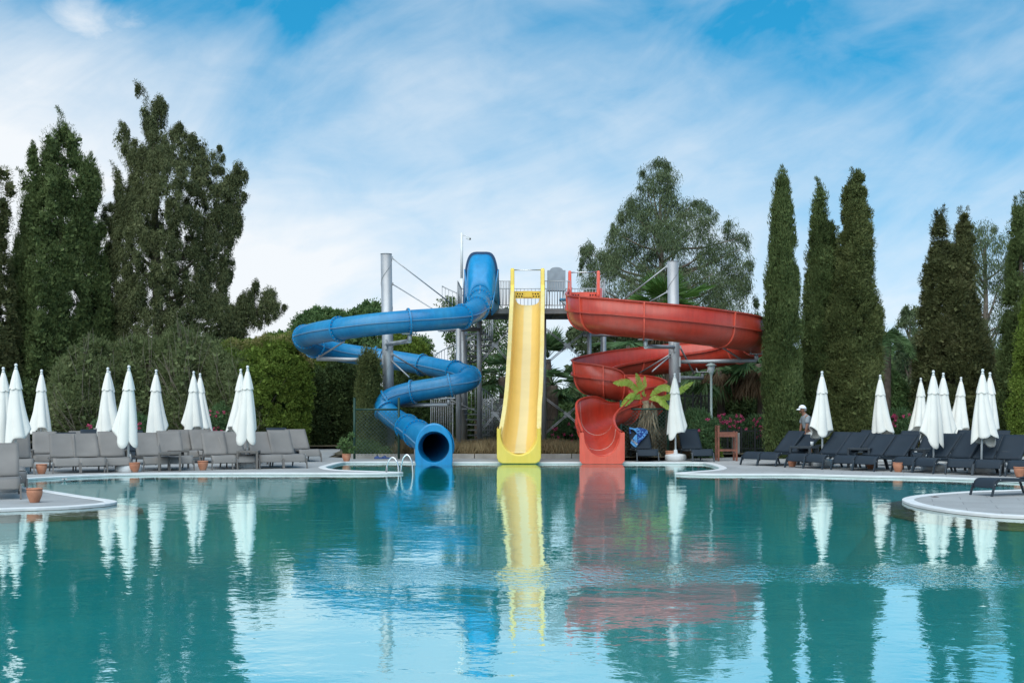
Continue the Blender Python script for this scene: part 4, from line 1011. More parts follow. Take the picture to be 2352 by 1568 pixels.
# ------------------------------------------------------------------ closed umbrellas
CLOTH = M('white_canvas', (.80, .785, .72), rough=.85, var=.04, vscale=2.5, bump=.002, bscale=60, spec=.2)
WPLAS = M('white_plastic_base', (.62, .64, .64), rough=.5, var=.1, vscale=3)
def make_umbrella(seed, dirx):
    rs = random.Random(seed); root = empty('closed_umbrella', (0, 0, 0)); root['_local'] = 1
    ph = rs.uniform(0, 6.28); nf = rs.choice((5, 6)); n = 96
    zh = .84; ztop = 2.36
    m = MB(); rows = []
    amp = [rs.uniform(.7, 1.3) for _ in range(nf)]; dep = [rs.uniform(-.20, .14) for _ in range(nf)]
    for k in range(27):
        t = k/26; row = []
        for j in range(n):
            a = 2*PI*j/n; fi = (a/(2*PI)*nf); i0 = int(fi) % nf; f = fi-int(fi)
            fold = abs(math.sin(PI*f))**.8; am = amp[i0]*(1-f)+amp[(i0+1) % nf]*f
            r0 = .078+.200*t**1.0; star = .08+.34*min(1, t*1.3)
            r = r0*(1-star*.5+star*fold*am*.75)
            hem = dep[i0]*fold + .09*math.sin(a+ph*2)+.03*math.sin(2*a+ph)
            z = 2.20-(2.20-zh)*t + hem*t**3*1.1
            tw = .35*t+ph
            x = r*math.cos(a+tw)*1.04+dirx*.10*t**2; y = r*math.sin(a+tw)*.86
            row.append((x, y, z))
        rows.append(row)
    rows.append([(p[0]*.985, p[1]*.985, p[2]-.004) for p in rows[-1]]); rows.append([(p[0]*.9, p[1]*.9, p[2]+.05) for p in rows[-2]])
    m.grid(rows, closed_u=True); cn_ = m.build('canopy', CLOTH, root)
    m = MB(); rows = []
    for k in range(10):
        t = k/9; row = []
        for j in range(72):
            a = 2*PI*j/72; fold = abs(math.sin(3*a+ph))**.8
            r = .035+.118*t**.85*(1-.16*min(1, t*2)*(1-fold)); z = ztop-.43*t-.035*t*t*fold
            row.append((r*math.cos(a), r*math.sin(a)*.9, z))
        rows.append(row)
    m.grid(rows, closed_u=True); m.build('vent_cap', CLOTH, cn_)
    m = MB(); m.tube([(0, 0, .1), (0, 0, 2.4)], .025, n=12); po_ = m.build('pole', WHITEM, root)
    m = MB(); m.lathe([(.0, .13), (.018, .127), (.032, .112), (.037, .092), (.031, .068), (.020, .055), (.022, .045), (.036, .03), (.037, 0), (.0, 0)], c=(0, 0, 2.36), n=16); m.build('finial', WHITEM, po_)
    m = MB(); prof = [(0, .0), (.29, 0), (.305, .02), (.305, .13), (.29, .165), (.16, .185), (.06, .20), (.05, .30), (.034, .31), (.0, .31)]
    m.lathe(prof, n=28); m.build('base', WPLAS, root)
    return root
umb = [ # top x,y ; base y or None ; label
 (10.7, 842, 1082, 'white closed umbrella cut by the left frame edge'), (35.5, 834, 1085.5, 'white closed umbrella nearest the left frame edge, its pole showing above a lounger foot'), (92.7, 847.7, None, 'white closed umbrella standing alone against dark foliage near the left edge'),
 (245, 842.7, None, 'white closed umbrella overlapping a hidden one behind it, left of the pot and navy lounger'), (253.4, 851.5, None, 'white closed umbrella mostly hidden behind another, left of the navy lounger'), (294.5, 838, 1082.5, 'white closed umbrella with a terracotta pot at the foot of its pole'), (355, 847.5, None, 'white closed umbrella standing alone behind the double low tables'),
 (444.4, 851.4, None, 'white closed umbrella, left of the two overlapping above the second row'), (462, 856, None, 'white closed umbrella, right of the two overlapping above the second row'), (551, 846, None, 'white closed umbrella half hidden by the one with the square table'), (568.3, 838.5, 1074.5, 'white closed umbrella whose pole stands in the square low table'),
 (1552, 856, 1056.8, 'white closed umbrella alone in the centre, between two navy loungers'), (1889, 851.4, 1069.5, 'white closed umbrella right beside the man in the white cap'), (2023.5, 859.7, None, 'white closed umbrella standing alone on the right deck, pink flowers behind it'), (2115.6, 866.8, None, 'white closed umbrella at the left back of a cluster of three'), (2144.6, 849.5, 1080.6, 'white closed umbrella at the front of a cluster of three'), (2166, 855, None, 'white closed umbrella at the right back of a cluster of three'), (2203.7, 865, None, 'white closed umbrella standing alone between the two clusters on the right'), (2254, 846, 1086, 'white closed umbrella at the front of the two touching at the right'), (2275, 854, None, 'white closed umbrella at the back of the two touching at the right')]
for q, (x, yt, yb, lab) in enumerate(umb):
    HU = 2.56 if x < 800 else (2.51 if x < 1700 else 2.42)
    if yb is None: d = (HU-CH)*F/(HY-yt)
    else: d = F*CH/(yb-HY); HU = CH+(HY-yt)/F*d
    loc = P(x, HY, d); loc.z = 0
    v = q % 5
    place('umbrella', 'umbrella%d' % v, lambda v=v: make_umbrella(31+v, (-.8, .5, -.3, .8, -.9)[v]), loc, rng.uniform(-.5, .5), lab, 'umbrella', 'closed white umbrellas round the pool', HU/2.495)

# ------------------------------------------------------------------ terracotta pots
TERRA = M('terracotta', (.44, .175, .095), rough=.8, var=.16, vscale=5, bump=.003, bscale=30, vcol=(.55, .25, .15)); SOILP = M('pot_soil', (.05, .035, .025), rough=.95)
def make_pot():
    root = empty('flower_pot', (0, 0, 0)); root['_local'] = 1
    m = MB(); m.lathe([(0, 0), (.075, 0), (.08, .008), (.10, .06), (.122, .12), (.131, .17), (.131, .20), (.124, .212), (.127, .217), (.137, .222), (.138, .238), (.130, .243), (.118, .238), (.114, .20)], n=32); bd_ = m.build('body', TERRA, root)
    m = MB(); m.lathe([(.118, .20), (.06, .205), (0, .207)], n=20); m.build('soil', SOILP, bd_)
    return root
pots = [(95.3, 1088, 'terracotta pot at the left foot corner of the three taupe loungers'), (309.4, 1083.7, 'terracotta pot at the foot of a white umbrella pole in the left front row'), (466, 1079.3, 'terracotta pot in front of the taupe lounger between the low tables'), (79.4, 1153.2, 'terracotta pot standing alone on the near left paved spit, closest to the camera'), (795.8, 1060.0, 'terracotta pot with a leafy green plant at the tip of the plunge bay'), (1540.5, 1056.4, 'terracotta pot in front of the central umbrella base'), (1819.6, 1071.4, 'terracotta pot behind the foot of the second pair of navy loungers'), (2063, 1083.4, 'terracotta pot by the foot of a navy pair under three umbrellas'), (2342, 1095, 'terracotta pot at the right frame edge'), (2000, 1076, 'terracotta pot deep in the shade under the third navy pair')]
for x, y, lab in pots: place('pot', 'pot', make_pot, G(x, y), rng.uniform(0, 6), lab, 'flower pot', 'terracotta pots round the pool', 1.12 if x == 1540.5 else .93)

# ------------------------------------------------------------------ pool ladder
pl = G(918, 1084.6); lad = empty('pool_ladder', (pl.x, pl.y, 0), 0, 'stainless steel pool ladder with two curved handrails at the tip of the spit', 'pool ladder')
for x0, x1, yt in ((887.5, 915.5, 1050.5), (920.5, 948, 1044.5)):
    a = G(x0, 1084.2); b_ = P(x1, 1084.5, a.y-.12); h_ = (1084-yt)/F*a.y*1.02; pts = []
    for t in np.linspace(0, 1, 25):
        x = a.x+(b_.x-a.x)*t; y = a.y-.1*t; z = h_*min(1, (math.sin(PI*min(max(t, 0), 1)))**.42) if 0 < t < 1 else 0
        pts.append((x, y, z))
    pts.append((b_.x, a.y-.1, -.9)); m = MB(); m.tube(pts, .021, n=10); m.build('handrail', STEELP, lad)
m = MB()
for z in (-.3, -.55, -.8): m.box((pl.x+.28, pl.y-.15, z), (.5, .08, .025))
m.build('steps', STEELP, lad)

# ------------------------------------------------------------------ lamp post
lb = P(1633.5, HY, 38.6); lamp = empty('lamp_post', (lb.x, 38.6, 0), 0, 'slim pale green lamp post with a flat capped lantern', 'lamp post')
PALE = M('pale_green_paint', (.42, .49, .45), rough=.5, var=.12, vscale=4)
zt = P(0, 833, 38.6).z
m = MB(); m.lathe([(.09, 0), (.09, .04), (.06, .06), (.055, .9), (.045, .95), (.04, 1.0), (.036, zt-.40), (.045, zt-.36), (.075, zt-.30), (.085, zt-.27), (0, zt-.27)], c=(lb.x, 38.6, 0), n=18); m.build('pole', PALE, lamp)
m = MB(); m.lathe([(.085, zt-.27), (.10, zt-.24), (.118, zt-.09), (0, zt-.085)], c=(lb.x, 38.6, 0), n=20); m.build('lantern', M('frosted_lantern', (.62, .64, .62), rough=.25, var=.05), lamp)
m = MB(); m.lathe([(.16, zt-.09), (.165, zt-.075), (.10, zt-.035), (.03, zt-.01), (0, zt)], c=(lb.x, 38.6, 0), n=24); m.lathe([(0, zt-.088), (.16, zt-.09)], c=(lb.x, 38.6, 0), n=24); m.build('cap', PALE, lamp)

# ------------------------------------------------------------------ tall wooden chair
WOOD = M('reddish_wood', (.185, .062, .036), rough=.55, var=.3, vscale=7, bump=.002, bscale=60)
wc = G(1668, 1057.6); wch = empty('wooden_high_chair', (wc.x, wc.y, 0), 0, 'tall reddish wooden chair seen side on by the right hedge', 'chair')
hw = .255; k = PX(wc.y)
for sx_, sy_, h_ in ((-1, -1, 1.0), (-1, 1, 1.0), (1, -1, .83), (1, 1, .83)):
    m = MB(); m.box((wc.x+sx_*hw, wc.y+sy_*.22, h_/2), (.055, .055, h_)); m.build('leg', WOOD, wch, bevel=.006)
m = MB()
for k_ in range(5): m.box((wc.x, wc.y-.2+.1*k_, .795), (2*hw-.06, .085, .03))
m.build('seat', WOOD, wch)
for sy_ in (-1, 1):
    m = MB(); m.box((wc.x, wc.y+sy_*.225, .735), (2*hw-.056, .03, .115)); m.build('apron', WOOD, wch)
    m = MB(); m.box((wc.x, wc.y+sy_*.22, .30), (2*hw-.056, .03, .05)); m.build('stretcher', WOOD, wch)
m = MB(); m.box((wc.x-hw, wc.y, .97), (.03, .38, .06)); m.box((wc.x-hw, wc.y, .88), (.03, .38, .05)); m.build('backrest', WOOD, wch)

# ------------------------------------------------------------------ towel over the central lounger's backrest
def towel_mat():
    m, nt, N, L = nmat('blue_towel'); out = N.new('ShaderNodeOutputMaterial'); b = N.new('ShaderNodeBsdfPrincipled'); L.new(b.outputs[0], out.inputs[0])
    tc = N.new('ShaderNodeTexCoord'); n = N.new('ShaderNodeTexNoise'); n.inputs['Scale'].default_value = 9; n.inputs['Detail'].default_value = 2; n.inputs['Distortion'].default_value = 1.6; L.new(tc.outputs['Object'], n.inputs[0])
    rp = N.new('ShaderNodeValToRGB'); e = rp.color_ramp.elements; rp.color_ramp.interpolation = 'EASE'
    e[0].position = .40; e[0].color = (.012, .045, .20, 1); e[1].position = .62; e[1].color = (.13, .36, .68, 1); x = e.new(.52); x.color = (.016, .07, .27, 1)
    L.new(n.outputs['Fac'], rp.inputs[0]); L.new(rp.outputs[0], b.inputs['Base Color']); b.inputs['Roughness'].default_value = .95; return m
tw = G(1487.6, 1060.2); rz = R(3)
tow = empty('beach_towel', (tw.x, tw.y, 0), 0, 'blue patterned beach towel hung over the backrest of the central navy lounger', 'towel')
def on_back(u, v, off=.03):
    """u: metres right of the lounger's middle, v: metres up the backrest from its hinge"""
    ang = R(44.5); y = 1.15+v*math.cos(ang)-off*math.sin(ang); z = .33+v*math.sin(ang)+off*math.cos(ang)
    return Vector((tw.x+u*math.cos(rz)-y*math.sin(rz), tw.y+u*math.sin(rz)+y*math.cos(rz), z))
# outline read off the photograph in units of the backrest: zoom px/1000 -> u, v
def tz(px_, py_): return (px_-715)/1000*.92, .78*(1097-py_)/(1097-470)
main = [(655, 462), (760, 458), (900, 478), (1000, 545), (975, 650), (880, 750), (740, 880), (610, 1012), (632, 820), (640, 640)]
left = [(640, 640), (560, 715), (470, 820), (430, 870), (388, 950), (460, 1030), (540, 1090), (605, 1010)]
strap = [(412, 462), (470, 448), (550, 470), (655, 462), (640, 640), (600, 575), (565, 520), (520, 512), (455, 512)]
TOWM = towel_mat()
TOWL = M('light_blue_terry', (.10, .32, .62), rough=.95, var=.35, vscale=12)
def sheet(pts, mat, name, off, nsub=14):
    A = [tz(*p) for p in pts]; bm = bmesh.new(); vs = [bm.verts.new((u, v, 0)) for u, v in A]; bm.faces.new(vs)
    bmesh.ops.triangulate(bm, faces=bm.faces[:]); bmesh.ops.subdivide_edges(bm, edges=bm.edges[:], cuts=3, use_grid_fill=True)
    m = MB()
    for f in bm.faces:
        q = []
        for v_ in f.verts:
            u, v = v_.co.x, v_.co.y; o = off+.010*math.sin(u*22+v*9)+.006*math.sin(v*31-u*12); q.append(on_back(u, v, o))
        i = len(m.v); m.v += [tuple(p) for p in q]; m.f.append(tuple(range(i, i+len(q)))); m.uv.append(None); m.sm.append(True); m.mi.append(0)
    bm.free(); return m.build(name, mat, tow, solid=.008)
sheet(main, TOWM, 'main_fold', .045); sheet(left, TOWL, 'turned_fold', .035); sheet(strap, TOWL, 'top_fold', .04)
sheet([(412, 462), (455, 512), (458, 640), (415, 640)], TOWM, 'hanging_corner', .03)
bandp = [(455, 835), (610, 970), (585, 1025), (425, 870)]
sheet(bandp, M('white_terry', (.72, .74, .76), rough=.95), 'lettered_band', .055)
fc_ = bpy.data.curves.new('txt', 'FONT'); fc_.body = 'RUX'; fc_.size = .11; fc_.extrude = .003; fc_.align_x = 'CENTER'; fc_.align_y = 'CENTER'; fc_.shear = .2
tob = bpy.data.objects.new('tmp_text', fc_); C.objects.link(tob); bpy.context.view_layer.update()
tme = bpy.data.meshes.new_from_object(tob.evaluated_get(bpy.context.evaluated_depsgraph_get())); bpy.data.objects.remove(tob)
a_, b__ = tz(440, 852), tz(597, 997); c_ = ((a_[0]+b__[0])/2, (a_[1]+b__[1])/2); dx, dy = b__[0]-a_[0], b__[1]-a_[1]; l_ = math.hypot(dx, dy); dx, dy = dx/l_, dy/l_
for v in tme.vertices:
    u_, w_ = v.co.x, v.co.y; q = on_back(c_[0]+u_*dx-w_*dy, c_[1]+u_*dy+w_*dx, .075+v.co.z); v.co = q-Vector((tw.x, tw.y, 0))
tme.name = 'lettering'; link_mesh('lettering', tme, M('dark_navy_print', (.02, .03, .10), rough=.9), tow)

# ------------------------------------------------------------------ green chain link fences
GREENP = M('dark_green_paint', (.012, .05, .034), rough=.5, var=.15); WIRE = M('green_wire', (.09, .14, .115), rough=.5)
def chain_fence(name, x0, x1, d, ytop, yrail, label, extra_post=None):
    a, b_ = P(x0, HY, d), P(x1, HY, d); z1 = P(0, ytop, d).z; zr = P(0, yrail, d).z
    f = empty(name, (a.x, d, 0), 0, label, 'fence')
    for p in (a, b_): m = MB(); m.tube([(p.x, d, 0), (p.x, d, z1)], .036, n=8); m.build('post', GREENP, f)
    m = MB(); m.tube([(a.x, d, zr), (b_.x, d, zr)], .028, n=8); m.build('top_rail', GREENP, f)
    m = MB(); W_, H_ = b_.x-a.x, zr-.1; s = .11; k = -H_
    while k < W_:
        for flip in (0, 1):
            u0, u1 = k, k+H_; t0, t1 = max(0, -k/H_), min(1, (W_-k)/H_)
            if t1 > t0:
                p0 = (u0+H_*t0, .1+H_*t0); p1 = (u0+H_*t1, .1+H_*t1)
                if flip: p0 = (W_-p0[0], p0[1]); p1 = (W_-p1[0], p1[1])
                m.tube([(a.x+p0[0], d+.01*flip, p0[1]), (a.x+p1[0], d+.01*flip, p1[1])], (.0048), n=3, cap=False)
        k += s
    m.build('wire_mesh', WIRE, f); return f
chain_fence('chain_link_fence', 814, 916, 37.5, 913, 940, 'green chain link fence panel left of the blue slide exit')
chain_fence('chain_link_fence', 1426, 1535, 37.2, 919, 939, 'green chain link fence panel behind the banana plant')
BLK = M('black_metal', (.014, .016, .016), rough=.5)
def picket_fence(x0, x1, d, ytop, n, label):
    a, b_ = P(x0, HY, d), P(x1, HY, d); z = P(0, ytop, d).z; f = empty('garden_fence', (a.x, d, 0), 0, label, 'fence')
    m = MB(); m.bar((a.x, d, z-.06), (b_.x, d, z-.06), .03, .03); m.bar((a.x, d, .22), (b_.x, d, .22), .03, .03)
    for k_ in range(n+1): x = a.x+(b_.x-a.x)*k_/n; m.box((x, d, z/2), (.016, .016, z))
    m.build('railing', BLK, f)
    for k_ in range(5): x = a.x+(b_.x-a.x)*k_/4; m = MB(); m.box((x, d, z/2+.03), (.05, .05, z+.06)); m.build('post', BLK, f)
picket_fence(1640, 1765, 40.2, 985, 30, 'low black metal fence behind the wooden chair')
picket_fence(1555, 1628, 45.5, 905, 26, 'tall black metal fence behind the lamp post')
picket_fence(1120, 1340, 47, 960, 40, 'black metal fence behind the slide tower')
# concrete stub
cp = P(1690, HY, 39.9); m = MB(); m.box((cp.x, 39.9, .36), (.22, .2, .72)); tag(m.build('concrete_post', M('rough_concrete', (.30, .30, .28), rough=.9, var=.2, bump=.004), origin=(cp.x, 39.9, 0), bevel=.01), 'grey concrete post behind the wooden chair', 'post')
# blue clogs, floating flower, fallen leaf, cup
sd_ = G(877, 1053.5); clg = empty('clogs', (sd_.x, sd_.y, 0), 0, 'pair of blue rubber clogs by the stone kerb', 'shoes'); CLG = M('blue_rubber', (.02, .06, .20), rough=.6)
for k_, dx in enumerate((-.09, .12)):
    m = MB(); rows = []
    for t in np.linspace(0, 1, 8):
        wv = .045*(math.sin(PI*min(1, .15+t*.8)))**.6; hh = .05+.05*math.sin(PI*min(1, t*.9)) if t < .55 else .04+.02*(1-t)
        rows.append([(sd_.x+dx-.13+.26*t, sd_.y+.04*k_+wv*math.cos(a), max(0, hh*math.sin(a))) for a in np.linspace(0, PI, 9)])
    m.grid(rows); m.build('clog', CLG, clg, solid=.008)
fl = G(148, 1100.5); flo = empty('floating_blossom', (fl.x, fl.y, WZ), 0, 'small white and pink blossom at the edge of the left inlet', 'flower')
m = MB()
for k_ in range(5):
    a = 2*PI*k_/5; c = Vector((math.cos(a), math.sin(a), .7))*.05; s_ = Vector((-math.sin(a), math.cos(a), 0))*.035
    o_ = Vector((fl.x, fl.y, WZ+.01)); m.quad(o_, o_+c*.7-s_, o_+c*1.3, o_+c*.7+s_)
m.build('petals', M('blossom_white', (.75, .62, .60), rough=.7), flo, solid=.004)
m = MB(); m.lathe([(0, .03), (.012, .02), (.014, .005), (0, 0)], c=(fl.x, fl.y, WZ+.012), n=8); m.build('centre', M('blossom_pink', (.7, .2, .2), rough=.7), flo)
lf = G(2147, 1141.5); m = MB(); m.quad((lf.x-.07, lf.y, .006), (lf.x, lf.y-.03, .02), (lf.x+.08, lf.y, .006), (lf.x, lf.y+.03, .015)); tag(m.build('fallen_leaf', M('dead_leaf', (.12, .05, .03), rough=.8), origin=(lf.x, lf.y, 0), solid=.002), 'brown fallen leaf on the right paved spit', 'leaf')
cu = G(1865, 1067.9); m = MB(); m.lathe([(0, 0), (.035, 0), (.045, .11), (.041, .11), (.032, .01), (0, .01)], c=(cu.x, cu.y, .505), n=14); tag(m.build('cup', WHITEM, origin=(cu.x, cu.y, .505)), 'white cup on a navy low table near the man', 'cup')
# ================================================================== the man behind the loungers
SKIN = M('skin', (.26, .12, .075), rough=.55, var=.12, vscale=8); SHIRT = M('grey_polo', (.235, .26, .275), rough=.9, var=.08, vscale=6); SHORT = M('cream_shorts', (.62, .60, .55), rough=.9, var=.05)
CAPM = M('white_cap', (.80, .81, .84), rough=.85, var=.03); SHOE = M('shoe_dark', (.03, .03, .035), rough=.6); HAIRM = M('grey_hair', (.28, .27, .26), rough=.8)
def skin_mesh(name, verts, edges, radii, mat, parent, sub=2, root=0, loc=(0, 0, 0)):
    me = bpy.data.meshes.new(name+'_src'); me.from_pydata([tuple(v) for v in verts], edges, []); o = bpy.data.objects.new('tmp_'+name, me); C.objects.link(o)
    md = o.modifiers.new('skin', 'SKIN'); md.use_smooth_shade = True; md.branch_smoothing = .4
    ss = o.modifiers.new('sub', 'SUBSURF'); ss.levels = sub; ss.render_levels = sub
    if not me.skin_vertices: me.skin_vertices  # layer is made with the modifier
    for k, r in enumerate(radii):
        sv = me.skin_vertices[0].data[k]; sv.radius = r if isinstance(r, tuple) else (r, r); sv.use_root = (k == root)
    bpy.context.view_layer.update()
    out = bpy.data.meshes.new_from_object(o.evaluated_get(bpy.context.evaluated_depsgraph_get())); bpy.data.objects.remove(o); out.name = name
    for pl in out.polygons: pl.use_smooth = True
    out.materials.clear(); return link_mesh(name, out, mat, parent)
pp = P(1851, HY, 34.9); man = empty('person', (pp.x, pp.y, 0), R(8), 'man in a white cap, grey polo shirt and cream shorts leaning on a lounger', 'person')
# local frame: faces -X (left in the picture), Z up; about 1.62 m standing, leaning forward a little
V = []; E_ = []; Rr = []
def add(p, r, link=None):
    V.append(Vector(p)); Rr.append(r); k = len(V)-1
    if link is not None: E_.append((link, k))
    return k
pel = add((.09, 0, .82), (.125, .15)); wst = add((.07, 0, .96), (.115, .14), pel); che = add((.02, 0, 1.16), (.12, .16), wst); upc = add((-.015, 0, 1.27), (.10, .145), che); nek = add((-.055, 0, 1.335), (.055, .055), upc)
hd0 = add((-.085, 0, 1.385), (.058, .055), nek); hd1 = add((-.105, 0, 1.44), (.085, .072), hd0); hd2 = add((-.10, 0, 1.50), (.078, .07), hd1)
for s in (-1, 1):
    # s=-1 is the side towards the camera
    hp = add((.095, s*.085, .76), .088, pel); kn = add((.06, s*.10, .44), .058, hp); ca = add((.085, s*.10, .30), .056, kn); an = add((.10, s*.10, .07), .036, ca); ft = add((.05, s*.11, .035), .038, an); to = add((-.09, s*.125, .025), .028, ft)
    sh = add((-.01, s*.165, 1.255), .06, upc); el = add((-.045, s*.215, 1.02), .042, sh); wr = add((-.095, s*.20, .80), .028, el); pa = add((-.115, s*.20, .745), (.030, .018), wr)
    for q, (dx, dy, ln) in enumerate(((-.02, -.024, .058), (-.008, -.008, .066), (.004, .008, .062), (.016, .022, .05))):
        k1 = add((-.125+dx*.6, s*(.20+dy), .712), .0095, pa); k2 = add((-.138+dx*.7, s*(.20+dy*1.1), .712-ln*.45), .009, k1); add((-.128+dx*.6, s*(.20+dy*1.1), .712-ln*.95), .0075, k2)
    k1 = add((-.108, s*.172, .755), .011, wr); k2 = add((-.13, s*.158, .725), .010, k1); add((-.145, s*.162, .70), .008, k2)
body = skin_mesh('body', V, E_, Rr, SKIN, man, 2)
body_v = None
# face: nose, brow, chin, ears set into the head surface
m = MB()
def blob(c, r, n=10):
    rows = []
    for a in np.linspace(-PI/2, PI/2, 7): rows.append([(c[0]+r[0]*math.cos(a)*math.cos(b_), c[1]+r[1]*math.cos(a)*math.sin(b_), c[2]+r[2]*math.sin(a)) for b_ in np.linspace(0, 2*PI, n+1)[:-1]])
    m.grid(rows, closed_u=True)
man['_local'] = 1
blob((-.188, 0, 1.435), (.020, .014, .022)); blob((-.165, 0, 1.372), (.022, .028, .02)); blob((-.178, 0, 1.465), (.012, .045, .010)); blob((-.085, -.075, 1.44), (.018, .010, .030)); blob((-.085, .075, 1.44), (.018, .010, .030)); blob((-.178, -.022, 1.405), (.008, .014, .006)); blob((-.178, .02, 1.405), (.008, .014, .006)); m.build('face', SKIN, man)
m = MB(); blob((-.176, -.030, 1.448), (.006, .010, .006)); blob((-.176, .030, 1.448), (.006, .010, .006)); m.build('eyes', SHOE, man)
m = MB(); blob((-.055, 0, 1.44), (.072, .078, .052), 16); m.build('hair', HAIRM, man)
# cap
m = MB(); rows = []
for t in np.linspace(0, 1, 9):
    a = t*PI/2; rows.append([(-.095+.104*math.cos(a)*math.cos(b_), .09*math.cos(a)*math.sin(b_), 1.475+.10*math.sin(a)+.012*math.cos(b_)*(1-t)*-1) for b_ in np.linspace(0, 2*PI, 25)[:-1]])
m.grid(rows, closed_u=True); cap_ = m.build('cap', CAPM, man, solid=.006)
m = MB(); rows = []
for t in np.linspace(0, 1, 6):
    rows.append([(-.185-.085*t*math.cos(b_)*1.0, .082*math.sin(b_)*(1-.12*t), 1.478-.030*t*t-.012*abs(math.sin(b_))) for b_ in np.linspace(-PI/2, PI/2, 13)])
m.grid(rows); m.build('cap_peak', CAPM, cap_, solid=.006)
# polo shirt: torso and two short sleeves grown from the same skeleton, slightly wider
V2 = []; E2 = []; R2 = []
def add2(p, r, link=None):
    V2.append(Vector(p)); R2.append(r); k = len(V2)-1
    if link is not None: E2.append((link, k))
    return k
a = add2((.075, 0, .925), (.130, .158)); b_ = add2((.065, 0, 1.0), (.130, .16), a); c = add2((.02, 0, 1.16), (.135, .176), b_); d = add2((-.012, 0, 1.275), (.11, .155), c); e = add2((-.045, 0, 1.325), (.068, .07), d); add2((-.058, 0, 1.35), (.064, .062), e)
for s in (-1, 1):
    q = add2((-.012, s*.17, 1.26), .075, d); q2 = add2((-.04, s*.205, 1.13), .068, q); add2((-.052, s*.213, 1.06), .066, q2)
skin_mesh('polo_shirt', V2, E2, R2, SHIRT, man, 2)
V2 = []; E2 = []; R2 = []
a = add2((.085, 0, .90), (.128, .155)); b_ = add2((.092, 0, .80), (.135, .16), a)
for s in (-1, 1): q = add2((.095, s*.088, .74), .102, b_); q2 = add2((.075, s*.098, .58), .088, q); add2((.066, s*.10, .48), .084, q2)
skin_mesh('shorts', V2, E2, R2, SHORT, man, 2)
m = MB(); rows = []
for z in (.905, .94): rows.append([(.078+.139*math.cos(t), .168*math.sin(t), z) for t in np.linspace(0, 2*PI, 33)[:-1]])
m.grid(rows, closed_u=True); m.build('belt', SHOE, man, solid=.006)
for s in (-1, 1):
    V2 = []; E2 = []; R2 = []; a = add2((.10, s*.10, .06), .045); b_ = add2((.03, s*.112, .04), (.05, .042), a); add2((-.10, s*.127, .032), .036, b_); skin_mesh('shoe', V2, E2, R2, SHOE, man, 2)
del man['_local']
# ================================================================== trees, hedges, shrubs
BARK = M('grey_brown_bark', (.11, .085, .065), rough=.95, var=.35, vscale=6, bump=.02, bscale=14)
BARKP = M('pale_bark', (.24, .19, .15), rough=.9, var=.35, vscale=4, bump=.01, bscale=12)
CYP = LEAF('cypress_leaves', [(.030, .046, .014), (.066, .096, .029), (.115, .158, .050), (.19, .23, .09)], trans=.12)
CYPB = LEAF('cypress_leaves_olive', [(.034, .048, .014), (.080, .100, .030), (.140, .165, .055), (.22, .235, .09)], trans=.12)
CON = LEAF('conifer_leaves', [(.030, .040, .015), (.070, .086, .032), (.120, .138, .056), (.19, .20, .095)], trans=.1)
CONB = LEAF('brown_conifer_leaves', [(.034, .040, .015), (.076, .088, .030), (.115, .125, .048), (.165, .155, .075)], trans=.1)
WISP = LEAF('wispy_leaves', [(.055, .074, .026), (.105, .136, .050), (.150, .185, .076), (.21, .22, .115)], trans=.2)
GOLD = LEAF('golden_leaves', [(.048, .078, .012), (.100, .155, .022), (.165, .232, .036), (.28, .33, .08)], trans=.2, nscale=1.3, drift=.55)
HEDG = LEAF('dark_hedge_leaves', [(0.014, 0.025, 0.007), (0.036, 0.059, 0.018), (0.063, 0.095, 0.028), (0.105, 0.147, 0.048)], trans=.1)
FARG = LEAF('far_tree_leaves', [(0.046, 0.088, 0.029), (0.088, 0.157, 0.053), (0.137, 0.221, 0.076), (0.189, 0.273, 0.105)], trans=.15)
EUC = LEAF('eucalyptus_leaves', [(0.045, 0.068, 0.032), (0.083, 0.120, 0.054), (0.132, 0.173, 0.081), (0.193, 0.233, 0.120)], trans=.2, nscale=.6)
BRO = LEAF('broad_leaves', [(0.046, 0.084, 0.029), (0.095, 0.157, 0.053), (0.157, 0.242, 0.084)], trans=.2)
OLE = LEAF('oleander_leaves', [(0.042, 0.084, 0.034), (0.084, 0.157, 0.059), (0.157, 0.242, 0.105)], trans=.2)
PALML = LEAF('palm_leaves', [(0.043, 0.091, 0.034), (0.084, 0.155, 0.057), (0.167, 0.262, 0.106)], trans=.2, rough=.5)
PALMB = LEAF('palm_leaves_bright', [(0.042, 0.098, 0.020), (0.077, 0.161, 0.031), (0.126, 0.224, 0.056)], trans=.35, rough=.5)
DEADL = LEAF('dead_palm_leaves', [(0.070, 0.045, 0.024), (0.140, 0.095, 0.055), (0.220, 0.170, 0.110)], trans=.15)
GOLDT = LEAF('golden_new_growth', [(.16, .155, .045), (.30, .27, .10), (.42, .38, .17)], trans=.2)
PINK = LEAF('pink_petals', [(0.420, 0.030, 0.110), (0.620, 0.080, 0.200), (0.720, 0.200, 0.320)], trans=.3)
def Dm(px_, d): return px_*d/F
